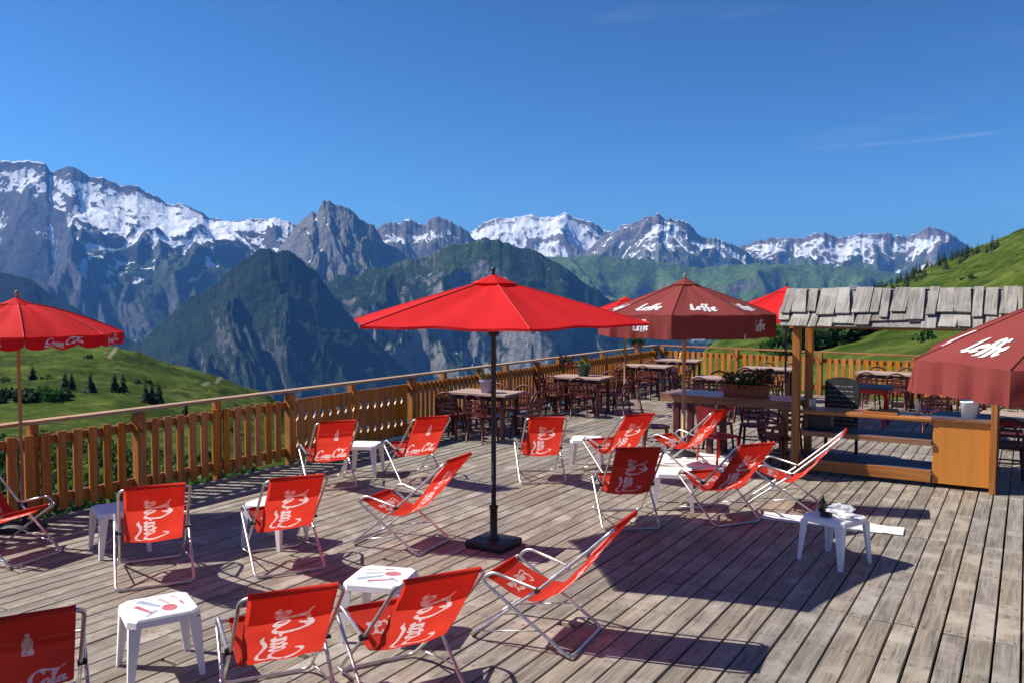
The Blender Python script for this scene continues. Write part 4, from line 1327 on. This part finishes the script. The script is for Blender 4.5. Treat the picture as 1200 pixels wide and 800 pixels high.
def lerp2(a_, b_, t_): return (a_[0] + (b_[0] - a_[0]) * t_, a_[1] + (b_[1] - a_[1]) * t_)
shingle_row(eav, lerp2(eav, rdg, .45), 1, 0, .012, 3)
shingle_row(lerp2(eav, rdg, .20), lerp2(eav, rdg, 1.03), 1, 0, .046, 8)
shingle_row(bck, lerp2(bck, rdg, .6), -1, 0, .012, 5)
shingle_row(lerp2(bck, rdg, .4), rdg, -1, 0, .04, 6)
rfo = rf.build('roof', M['shingle'], kt, tones=rt)
mb = MB()
for a_, b_ in ((eav, rdg), (bck, rdg)):
    q0, q1 = Vector((0, *a_)), Vector((0, *b_)); d = (q1 - q0).normalized(); nn = Vector((0, -d.z, d.y)); nn = nn if nn.z > 0 else -nn
    mb.prism([Vector(kl(xx, p.y, p.z)) - nn * .02 for xx, p in ((-2.84, q0), (-.09, q0), (-.09, q1), (-2.84, q1))], nn * .018)
mb.build('roof_boarding', M['deck_trim'], rfo)

# things on and round the hut
mb = MB(); mb.lathe([(0, 0), (.085, 0), (.105, .19), (.112, .195), (.112, .21), (.10, .21), (.08, .02), (0, .02)], 20)
o = mb.build('bucket', M['white_plastic']); o.location = (-.60, 11.86, .888); tag(o, 'white plastic bucket standing on the orange cupboard', 'bucket')
mb = MB(); mb.prism([(.12 * math.cos(i * PI / 10), .12 * math.sin(i * PI / 10), 0) for i in range(20)], (0, 0, .012))
lid_ = mb.build('lid', M['white_plastic'], o); lid_.location = (.05, .03, .215); lid_.rotation_euler = (R(5), R(-7), 0)
mb = MB(); mb.lathe([(0, 0), (.028, 0), (.03, .13), (.014, .17), (.014, .21), (0, .21)], 12)
o = mb.build('bottle', M['cream']); o.location = (-1.20, 11.98, .871); tag(o, 'slim pale bottle on the counter beside the orange cupboard', 'bottle')
mb = MB(); mb.lathe([(0, 0), (.045, 0), (.05, .12), (.044, .12), (.04, .012), (0, .012)], 14)
o = mb.build('cup', M['cream']); o.location = (-2.52, 12.02, .871); tag(o, 'cream pot next to the front corner post of the bar hut', 'pot')
mb = MB(); mb.box((0, 0, .008), (.42, .24, .016)); mb.box((0, -.11, .02), (.42, .012, .03)); mb.box((0, .11, .02), (.42, .012, .03))
o = mb.build('tray', M['varnish_x']); o.location = (-1.62, 11.86, .871); tag(o, 'long wooden tray lying on the bar hut counter', 'tray')
# arched chalkboard standing behind the counter
t = empty('chalkboard', (-2.30, 12.9, 0), R(-8), 'black arched chalkboard on legs standing behind the bar hut counter', 'chalkboard')
ol = [(-.24, .42), (.24, .42), (.24, 1.16)] + [(.24 * math.cos(a_), 1.16 + .07 * math.sin(a_)) for a_ in (PI * .15, PI * .35, PI * .5, PI * .65, PI * .85)] + [(-.24, 1.16)]
mb = MB(); mb.prism([(a_, 0, b_) for a_, b_ in ol], (0, .03, 0)); mb.build('board', M['slate'], t)
mb = MB()
rsx = random.Random(4)
for i in range(9):                # chalked menu lines
    z_ = 1.10 - i * .068; x_ = -.19
    while x_ < .17:
        l_ = rsx.uniform(.02, .07)
        mb.box((x_ + l_ / 2, -.002, z_ + rsx.uniform(-.003, .003)), (l_, .002, .010)); x_ += l_ + rsx.uniform(.012, .03)
mb.build('chalk_lines', M['chalk'], t)
for sx in (-.22, .22):
    mb = MB(); mb.box((sx, .015, .22), (.04, .03, .44)); mb.build('leg', M['black_metal'], t)
# crates under the counter
mb = MB(); mb.box((0, 0, .10), (.30, .24, .20)); mb.box((0, 0, .215), (.32, .26, .03))
o = mb.build('storage_box', M['black_plastic'], None, .008); o.location = (-2.40, 11.98, .594); tag(o, 'black box with a lid on the upper blue shelf of the hut', 'box')

# ------------------------------------------------------------------ bistro chairs and tables
def make_bistro(name, label, mat):
    t = empty(name, (0, 0, 0), 0, label, 'chair', 'dark red bistro chairs')
    mb = MB(); mb.lathe([(0, .425), (.17, .425), (.205, .435), (.21, .45), (.20, .462), (.15, .455), (0, .452)], 18); mb.build('seat', mat, t)
    for sx, sy in ((1, 1), (1, -1)):
        mb = MB(); mb.tube([(sx * .15, sy * .15, .44), (sx * .19, sy * .19, 0)], [.024, .018], 8); mb.build('leg', mat, t)
    for sy in (1, -1):
        mb = MB(); mb.tube([(-.15, sy * .15, .44), (-.21, sy * .175, 0)], [.024, .018], 8); mb.build('leg', mat, t)
    mb = MB()
    mb.tube(catmull([(-.15, .19, .43), (-.20, .20, .62), (-.25, .17, .80), (-.265, .0, .88), (-.25, -.17, .80), (-.20, -.20, .62), (-.15, -.19, .43)], 5), .021, 8)
    mb.tube(catmull([(-.17, .10, .44), (-.205, .115, .60), (-.235, .08, .735), (-.245, 0, .77), (-.235, -.08, .735), (-.205, -.115, .60), (-.17, -.10, .44)], 5), .016, 8)
    for zz_ in (.54, .63, .71): mb.box((-.20 - (zz_ - .5) * .16, 0, zz_), (.018, .34, .045))
    mb.build('back_frame', mat, t)
    mb = MB(); mb.tube([(.165 * math.cos(a_), .165 * math.sin(a_), .22) for a_ in [2 * PI * i / 16 for i in range(16)]], .012, 6, True)
    mb.build('stretcher', mat, t)
    return t


bis = make_bistro('bistro_chair', '', M['maroon']); bis['used'] = 1
def bistro(x_, y_, a_, lab, group=None):
    if bis.get('used'):
        del bis['used']
        bis.location = (x_, y_, 0); bis.rotation_euler = (0, 0, R(a_)); bis['label'] = lab
        if group: bis['group'] = group
        bis.scale = (1, 1, .92)
    else: dup(bis, (x_, y_, 0), R(a_), lab, group)


def make_table(name, label, lx, ly, h, top_m, leg_m, style='legs'):
    t = empty(name, (0, 0, 0), 0, label, 'table', 'wooden tables on the terrace')
    mb = MB()
    nb = 5; bw = ly / nb
    for i in range(nb): mb.box((0, -ly / 2 + bw * (i + .5), h - .017), (lx, bw - .006, .034))
    mb.build('table_top', top_m, t)
    mb = MB()
    for sy in (1, -1): mb.box((0, sy * (ly / 2 - .08), h - .075), (lx - .16, .025, .08))
    for sx in (1, -1): mb.box((sx * (lx / 2 - .08), 0, h - .075), (.025, ly - .16, .08))
    mb.build('apron', leg_m, t)
    if style == 'legs':
        for sx in (1, -1):
            for sy in (1, -1):
                mb = MB(); mb.box((sx * (lx / 2 - .09), sy * (ly / 2 - .09), (h - .04) / 2), (.06, .06, h - .04)); mb.build('leg', leg_m, t)
    else:                         # crossed folding legs
        for sx in (1, -1):
            mb = MB()
            for s2 in (1, -1): mb.bar((sx * (lx / 2 - .12) + s2 * .016, -s2 * (ly / 2 - .06), h - .05), (sx * (lx / 2 - .12) + s2 * .016, s2 * (ly / 2 - .04), .012), .05, .025)
            mb.build('leg', leg_m, t)
    return t


tb = make_table('terrace_table', 'wooden terrace table with a lilac flower pot by the railing', 1.15, .72, .76, M['table_wood'], M['maroon_dark'])
tb.location = (-8.05, 12.15, 0); tb.rotation_euler = (0, 0, R(4))
TABS = [(-7.95, 15.66, 2, 'lilac', 'wooden terrace table with a green flower pot by the railing'),
        (-7.9, 19.1, 3, '', 'wooden terrace table nearest the far corner of the valley railing'),
        (-7.9, 21.25, 5, '', 'pale terrace table with a yellow jug tucked in the far corner'),
        (-5.35, 17.0, 6, '', 'pale terrace table just beyond the flower planter on the bar table'),
        (-5.2, 19.9, 6, '', 'terrace table beneath the half hidden red parasol'),
        (-2.64, 20.0, -6, '', 'sunlit orange terrace table against the far railing')]
for x_, y_, a_, _, lab in TABS: dup(tb, (x_, y_, 0), R(a_), lab)
tf = make_table('folding_table', 'blue-grey folding table with crossed legs behind the bar hut', .8, .7, .75, M['shelf_blue'], M['red_plastic'], 'fold')
tf.location = (-2.50, 16.85, 0); tf.rotation_euler = (0, 0, R(3))
t9 = make_table('folding_table', 'pale folding table with red legs to the right of the bar hut', 1.3, .75, .76, M['table_wood'], M['red_plastic'], 'fold')
t9.location = (.10, 13.5, 0); t9.rotation_euler = (0, 0, R(-3))

def seats(tx, ty, what, group, four=True, extra=()):
    for dx, dy, a_, where in ((-.28, -.58, 92, 'near side, valley end'), (.30, -.60, 86, 'near side, hut end'), (-.28, .60, -88, 'far side, valley end'), (.30, .60, -94, 'far side, hut end'))[:4 if four else 2]:
        bistro(tx + dx + random.uniform(-.04, .04), ty + dy + random.uniform(-.04, .04), a_ + random.uniform(-9, 9), f'dark red chair at {what}, {where}', group)
    for dx, dy, a_, where in extra:
        bistro(tx + dx, ty + dy, a_, f'dark red chair at {what}, {where}', group)
# near tables are sat at from their long sides
seats(-8.05, 12.15, 'the table with the lilac pot', 'bistro chairs round the valley side tables', True, ((-.80, .02, 2, 'railing end'), (.82, .0, 178, 'inner end')))
seats(-7.95, 15.66, 'the table with the green pot', 'bistro chairs round the valley side tables', True, ((-.80, .0, 0, 'railing end'), (.82, .03, 182, 'inner end')))
seats(-7.9, 19.1, 'the third table along the railing', 'bistro chairs round the valley side tables', True, ((.82, .0, 180, 'inner end'),))
seats(-5.35, 17.0, 'the pale table beyond the planter', 'bistro chairs round the inner tables', True, ((-.82, 0, 0, 'valley end'),))
seats(-5.2, 19.9, 'the half hidden parasol', 'bistro chairs round the inner tables')
seats(-2.64, 20.0, 'the sunlit orange table', 'bistro chairs round the inner tables', True, ((.82, .0, 180, 'far right end'),))
seats(-1.1, 16.9, 'the gap right of the blue table', 'bistro chairs behind the bar hut', True)
seats(.10, 13.5, 'the pale folding table', 'bistro chairs behind the bar hut', True)

# bar table joined to the hut
bt = empty('bar_table', (-3.76, 12.42, 0), R(-3), 'long brown bar table running from the hut towards the maroon parasol', 'bar table')
mb = MB()
for i in range(4): mb.box((0, -.27 + i * .18, .905), (2.06, .174, .05))
mb.build('table_top', M['counter'], bt)
mb = MB(); mb.box((0, -.345, .86), (2.04, .022, .10)); mb.box((0, .345, .86), (2.04, .022, .10)); mb.build('apron', M['counter'], bt)
for sx in (-.78, -.25, .86):
    for sy in (-.27, .27):
        mb = MB(); mb.box((sx, sy, .44), (.085, .085, .88)); mb.build('leg', M['maroon'] if sx < .5 else M['varnish_z'], bt)
for x_, y_, a_, lab in [(-4.85, 12.10, 25, 'dark red bistro chair with looped back at the free end of the bar table'),
                        (-4.15, 12.98, -90, 'dark red bistro chair behind the bar table under the parasol side'),
                        (-3.62, 13.02, -84, 'dark red bistro chair behind the bar table under the flower planter'),
                        (-3.10, 12.98, -97, 'dark red bistro chair behind the bar table next to the hut post'),
                        (-2.98, 11.98, 80, 'dark red bistro chair pushed under the front of the bar table by the hut')]:
    bistro(x_, y_, a_, lab, 'bistro chairs at the bar table')
# bright red armchair with a solid back
t = empty('plastic_chair', (-3.72, 11.62, 0), R(60), 'bright red plastic chair with a solid back in front of the bar table', 'chair')
mb = MB(); mb.box((0, 0, .43), (.42, .42, .03)); mb.build('seat', M['red_plastic'], t, .01)
mb = MB(); mb.prism([(-.21, -.20, .47), (-.21, .20, .47), (-.27, .19, .86), (-.27, -.19, .86)], (.018, 0, .004)); mb.build('backrest', M['red_plastic'], t, .006)
for sx in (-1, 1):
    for sy in (-1, 1):
        mb = MB(); mb.tube([(sx * .18, sy * .19, .43), (sx * .21, sy * .21, 0)], .016, 8); mb.build('leg', M['red_plastic'], t)
    
# ------------------------------------------------------------------ plants on the tables
def leaves(mb, n, cx, cy, cz, rx, ry, rz, size, mi, rs):
    for _ in range(n):
        a_ = rs.uniform(0, 2 * PI); q_ = rs.random() ** .5
        c = Vector((cx + rx * q_ * math.cos(a_), cy + ry * q_ * math.sin(a_), cz + rz * rs.uniform(-.2, 1)))
        s = size * rs.uniform(.6, 1.3)
        d = Vector((rs.uniform(-1, 1), rs.uniform(-1, 1), rs.uniform(-.4, 1))).normalized(); e = d.orthogonal().normalized()
        e = (e * math.cos(rs.uniform(0, 6)) + d.cross(e) * math.sin(rs.uniform(0, 6))).normalized()
        mb.add([c, c + d * s * .5 + e * s * .3, c + d * s, c + d * s * .5 - e * s * .3], [(0, 1, 2, 3)], mi)


def potted(name, loc, pot_m, r_, h_, label, leaf=60, flower=None, cat='flower pot', nf=24, rx=None, spread=1.0):
    rs = random.Random(hash(label) % 1000 if False else len(label) * 7 + int(loc[1] * 10))
    t = empty(name, loc, 0, label, cat)
    mb = MB(); mb.lathe([(0, 0), (r_ * .7, 0), (r_, h_), (r_ * 1.06, h_ + .004), (r_ * 1.06, h_ + .02), (r_ * .92, h_ + .02), (r_ * .9, h_ - .02), (0, h_ - .02)], 16); mb.build('pot', pot_m, t)
    if leaf:
        mb = MB(); leaves(mb, leaf, 0, 0, h_ + .02, r_ * 1.1 * spread, r_ * 1.1 * spread, .12 * spread, .07, 0, rs)
        if flower: leaves(mb, nf, 0, 0, h_ + .07, r_ * 1.2 * spread, r_ * 1.2 * spread, .13 * spread, .035, 1, rs)
        mb.build('plant', [M['leaf'], flower or M['leaf']], t)
    return t


potted('flower_pot', (-7.92, 12.0, .76), M['purple_pot'], .135, .20, 'lilac flower pot on the nearest table by the railing', 16)
potted('flower_pot', (-7.93, 15.7, .76), M['green_pot'], .15, .22, 'dark green flower pot on the second table by the railing', 40)
mb = MB(); mb.lathe([(0, 0), (.05, 0), (.065, .08), (.045, .14), (.055, .18), (.048, .18), (.038, .14), (0, .10)], 14)
M['yellow'] = simple('yellow_glaze', (.62, .36, .03), .35)
o = mb.build('jug', M['yellow']); o.location = (-7.85, 21.3, .76); tag(o, 'small yellow jug on the pale table in the far corner', 'jug')
t = empty('flower_planter', (-3.62, 12.62, .93), R(-3), 'terracotta planter box of red and pink flowers on the bar table', 'planter')
mb = MB(); mb.prism([(-.32, -.08, 0), (.32, -.08, 0), (.36, -.10, .15), (-.36, -.10, .15)], (0, .0, 0)) if False else None
mb = MB()
lo = [(-.32, -.075, 0), (.32, -.075, 0), (.32, .075, 0), (-.32, .075, 0)]; hi = [(-.36, -.10, .15), (.36, -.10, .15), (.36, .10, .15), (-.36, .10, .15)]
il = [(-.34, -.085, .15), (.34, -.085, .15), (.34, .085, .15), (-.34, .085, .15)]; ib = [(a_, b_, .12) for a_, b_, _ in il]
mb.add(lo + hi + il + ib, [(3, 2, 1, 0)] + [(i, (i + 1) % 4, 4 + (i + 1) % 4, 4 + i) for i in range(4)] + [(4 + i, 4 + (i + 1) % 4, 8 + (i + 1) % 4, 8 + i) for i in range(4)] + [(8 + i, 8 + (i + 1) % 4, 12 + (i + 1) % 4, 12 + i) for i in range(4)] + [(12, 13, 14, 15)])
mb.build('box', M['terracotta'], t)
rs = random.Random(5)
mb = MB(); leaves(mb, 420, 0, 0, .13, .40, .14, .16, .075, 0, rs); leaves(mb, 60, .25, 0, .2, .18, .14, .18, .075, 1, rs)
leaves(mb, 70, -.1, -.03, .20, .30, .15, .12, .04, 2, rs); leaves(mb, 60, .25, 0, .22, .14, .15, .14, .04, 3, rs)
mb.build('plant', [M['leaf'], M['leaf_dark'], M['petal_pink'], M['petal_red']], t)

def hanging(loc, label, flower, rx=.24, n=170):
    rs = random.Random(int(loc[1] * 13))
    t = empty('flower_box', loc, 0, label, 'flower box')
    mb = MB(); mb.box((0, 0, .05), (.14, .40, .10)); mb.build('box', M['terracotta'], t, .008)
    mb = MB(); leaves(mb, n, 0, 0, .09, .13, rx, .13, .065, 0, rs); mb.build('foliage', M['leaf_dark'], t)
    if flower is not M['leaf_dark']:
        mb = MB(); leaves(mb, 60, 0, 0, .12, .14, rx, .13, .035, 0, rs); mb.build('blossoms', flower, t)
    return t
hanging((XR + .135, 16.75, .84), 'flower box with red blossoms inside the railing beyond the green pot table', M['petal_red'])
hanging((XR - .02, 21.1, 1.073), 'dark leafy flower box on the handrail at the far corner', M['leaf_dark'], .36, 360)

# ------------------------------------------------------------------ greenery below the railing
def scatter_leaves(name, spots, mats, seed, size=(.05, .12)):
    rs = random.Random(seed)
    mb = MB()
    for (cx, cy, r_, h_, n, mi) in spots:
        z0 = float(ground_h(cx, cy))
        for _ in range(n):
            a_ = rs.uniform(0, 2 * PI); q_ = rs.random() ** .6; zz = rs.random()
            k = math.sqrt(max(0, 1 - zz * zz)) * .35 + .65 * (1 - zz * .5)
            c = Vector((cx + r_ * q_ * k * math.cos(a_), cy + r_ * q_ * k * math.sin(a_), z0 + h_ * zz * (1 - .35 * q_)))
            s = rs.uniform(*size) * (1 + r_ * .3)
            d = Vector((rs.uniform(-1, 1), rs.uniform(-1, 1), rs.uniform(-.3, 1.2))).normalized(); e = d.orthogonal().normalized()
            th = rs.uniform(0, 6.28); e = e * math.cos(th) + d.cross(e) * math.sin(th)
            mb.add([c, c + d * s * .5 + e * s * .35, c + d * s, c + d * s * .5 - e * s * .35], [(0, 1, 2, 3)], mi)
    o = mb.build(name, mats)
    return tag(o, kind='stuff')


rs = random.Random(21)
sp = []
for i in range(330):
    yy = rs.uniform(-3, 24); xx = XR - .7 - 20 * rs.random() ** 1.5
    sp.append((xx, yy, rs.uniform(.45, 1.3), rs.uniform(.6, 1.7), rs.randint(70, 130), rs.choice((0, 1, 1, 1, 2))))
for i in range(430):              # the slope seen between the balusters
    f_ = 14 + 38 * rs.random() ** 1.2; px = rs.uniform(-60, 430)
    x_, y_ = cam2w((px - 600) / FOC * f_, f_)
    if x_ > XR - 1.2: continue
    sp.append((x_, y_, rs.uniform(.5, 1.6), rs.uniform(.4, 1.35), rs.randint(60, 120), rs.choice((0, 1, 1, 1, 2))))
for i in range(60):
    q_ = rs.uniform(-1, 17); sp.append((XR + q_, 23.6 + rs.uniform(0, 5) - q_ * .15, rs.uniform(.3, .8), rs.uniform(.3, .7), 60, rs.choice((0, 1, 2))))
M['leaf_bright'] = fabric('meadow_leaves', (.10, .17, .03), .3, .4, 8)
scatter_leaves('shrubbery', sp, [M['leaf'], M['leaf_dark'], M['leaf_bright']], 9, (.11, .26))
# low dark scrub on the slope opposite
sp = []
for i in range(46):
    px = rs.uniform(-60, 84); f_ = rs.uniform(100, 112)
    x_, y_ = cam2w((px - 600) / FOC * f_, f_)
    sp.append((x_, y_, rs.uniform(.6, 1.3), rs.uniform(.5, 1.2), 60, 0 if rs.random() < .3 else 1))
for i in range(150):               # thicket seen under the eave of the hut
    px = rs.uniform(925, 1050); f_ = rs.uniform(98, 175)
    x_, y_ = cam2w((px - 600) / FOC * f_, f_)
    sp.append((x_, y_, rs.uniform(1.8, 3.6), rs.uniform(2.0, 4.4), 260, 0 if rs.random() < .35 else 1))
for i in range(20):
    px = rs.uniform(780, 1250); f_ = rs.uniform(40, 330)
    x_, y_ = cam2w((px - 600) / FOC * f_, f_)
    sp.append((x_, y_, rs.uniform(.5, 1.4), rs.uniform(.4, 1.0), 40, 0 if rs.random() < .5 else 1))
for i in range(14):
    px = rs.uniform(-80, 330); f_ = rs.uniform(60, 255)
    x_, y_ = cam2w((px - 600) / FOC * f_, f_)
    sp.append((x_, y_, rs.uniform(.4, 1.2), rs.uniform(.3, .9), 30, 0 if rs.random() < .5 else 1))
scatter_leaves('scrub', sp, [M['leaf'], M['leaf_dark']], 10, (.35, .75))


# ------------------------------------------------------------------ conifers
def conifer_mesh(seed, h=1.0, r_=.24, lv=13, blades=9):
    rs = random.Random(seed)
    mb = MB()
    for i in range(lv):
        t_ = i / (lv - 1)
        z = .10 + .88 * t_
        rad = r_ * (1 - t_) ** .85 * rs.uniform(.8, 1.15) + .012
        for k in range(blades):
            a_ = 2 * PI * (k + rs.uniform(-.4, .4)) / blades + i * .7
            L_ = rad * rs.uniform(.65, 1.2)
            d = Vector((math.cos(a_), math.sin(a_), 0)); s = Vector((-d.y, d.x, 0))
            w_ = L_ * .42; droop = L_ * rs.uniform(.35, .75); up = L_ * .25
            p0 = Vector((0, 0, z + up)); p1 = d * L_ * .55 + Vector((0, 0, z)); p2 = d * L_ + Vector((0, 0, z - droop))
            mb.add([p0, p1 + s * w_ * .7, p2 + s * w_ * .15, p2 - s * w_ * .15, p1 - s * w_ * .7, p1 + Vector((0, 0, up * .5))],
                   [(0, 1, 5), (1, 2, 5), (2, 3, 5), (3, 4, 5), (4, 0, 5)], 0)
    return mb


def conifer(seed, label, parts, group):
    t = empty('conifer', (0, 0, 0), 0, label, 'conifer', group)
    conifer_mesh(seed).build('crown', M['needles'], t)
    mb = MB(); mb.tube([(0, 0, -.06), (0, 0, .5), (0, 0, .95)], [.026, .015, .003], 7); mb.build('trunk', M['bark'], t)
    return t


cf = [conifer(31 + i, '', True, 'small conifers on the slope beyond the railing') for i in range(3)]
for c_ in cf: c_['used'] = 1
LC = [(36, 150, 3.6, 'lone thin conifer just right of the printed parasol pole'), (74, 124, 3.0, 'left one of a pair of dark conifers on the opposite slope'),
      (82, 124, 2.8, 'right one of a pair of dark conifers on the opposite slope'), (104, 122, 3.6, 'broadest dark conifer standing alone on the opposite slope'),
      (132, 118, 3.0, 'taller conifer of the pair above the notched railing post'), (142, 119, 3.0, 'slimmer conifer of the pair above the notched railing post'),
      (168, 112, 2.9, 'first of three conifers cut by the handrail right of the notched post'), (176, 113, 2.7, 'middle one of three conifers cut by the handrail'),
      (184, 113, 3.0, 'last of three conifers cut by the handrail'), (215, 106, 2.2, 'small conifer low over the handrail right of the group of three')]
for i, (px, f_, h_, lab) in enumerate(LC):
    x_, y_ = cam2w((px - 600) / FOC * f_, f_)
    z_ = float(ground_h(x_, y_))
    src = cf[i % 3]
    if src.get('used'):
        del src['used']; o = src
        o.location = (x_, y_, z_); o.rotation_euler = (0, 0, i * 1.3); o['label'] = lab
    else:
        o = dup(src, (x_, y_, z_), i * 1.3, lab)
    o.scale = (h_ * 1.25, h_ * 1.25, h_)
# conifers along the crest of the right-hand hill: single meshes, too small to show their parts
farmesh = []
for i in range(3):
    mb = conifer_mesh(61 + i, lv=8, blades=7); mb.tube([(0, 0, -.1), (0, 0, .9)], [.03, .004], 5, mi=1)
    o = mb.build('far_conifer', [M['needles'], M['bark']]); farmesh.append(o.data); bpy.data.objects.remove(o)
rs = random.Random(77)
spots = []
for i in range(70):               # a band running down the left shoulder of the hill
    q_ = rs.random(); px = 1012 + 130 * q_ + rs.uniform(-8, 8); f_ = 425 - rs.random() ** 1.4 * (70 + 40 * q_)
    spots.append((px, f_, rs.uniform(3.0, 6.2)))
spots += [(1160, 330, 6.8), (1166, 332, 5.0), (1154, 331, 4.6), (1062, 345, 5)]
for i in range(26):
    spots.append((rs.uniform(930, 1045), rs.uniform(98, 180), rs.uniform(2.4, 5.0)))
for i, (px, f_, h_) in enumerate(spots):
    x_, y_ = cam2w((px - 600) / FOC * f_, f_)
    o = bpy.data.objects.new('conifer', farmesh[i % 3]); C.objects.link(o)
    o.location = (x_, y_, float(ground_h(x_, y_)) - .1); o.rotation_euler = (0, 0, rs.uniform(0, 6)); o.scale = (h_ * 1.2, h_ * 1.2, h_)
    if i < 70: tag(o, 'small dark conifer in the band running along the crest of the right hill', 'conifer', 'conifers along the crest of the right hill')
    elif i == 70: tag(o, 'tall dark conifer alone on the open grass above the shingle roof', 'conifer')
    elif i < 73: tag(o, 'smaller conifer touching the tall one on the open grass above the shingle roof', 'conifer', 'conifers beside the tall one')
    elif i == 73: tag(o, 'single conifer below the crest band just over the shingle roof', 'conifer')
    else: tag(o, 'dark conifer of the thicket seen under the shingle roof eave', 'conifer', 'conifers of the thicket under the eave')
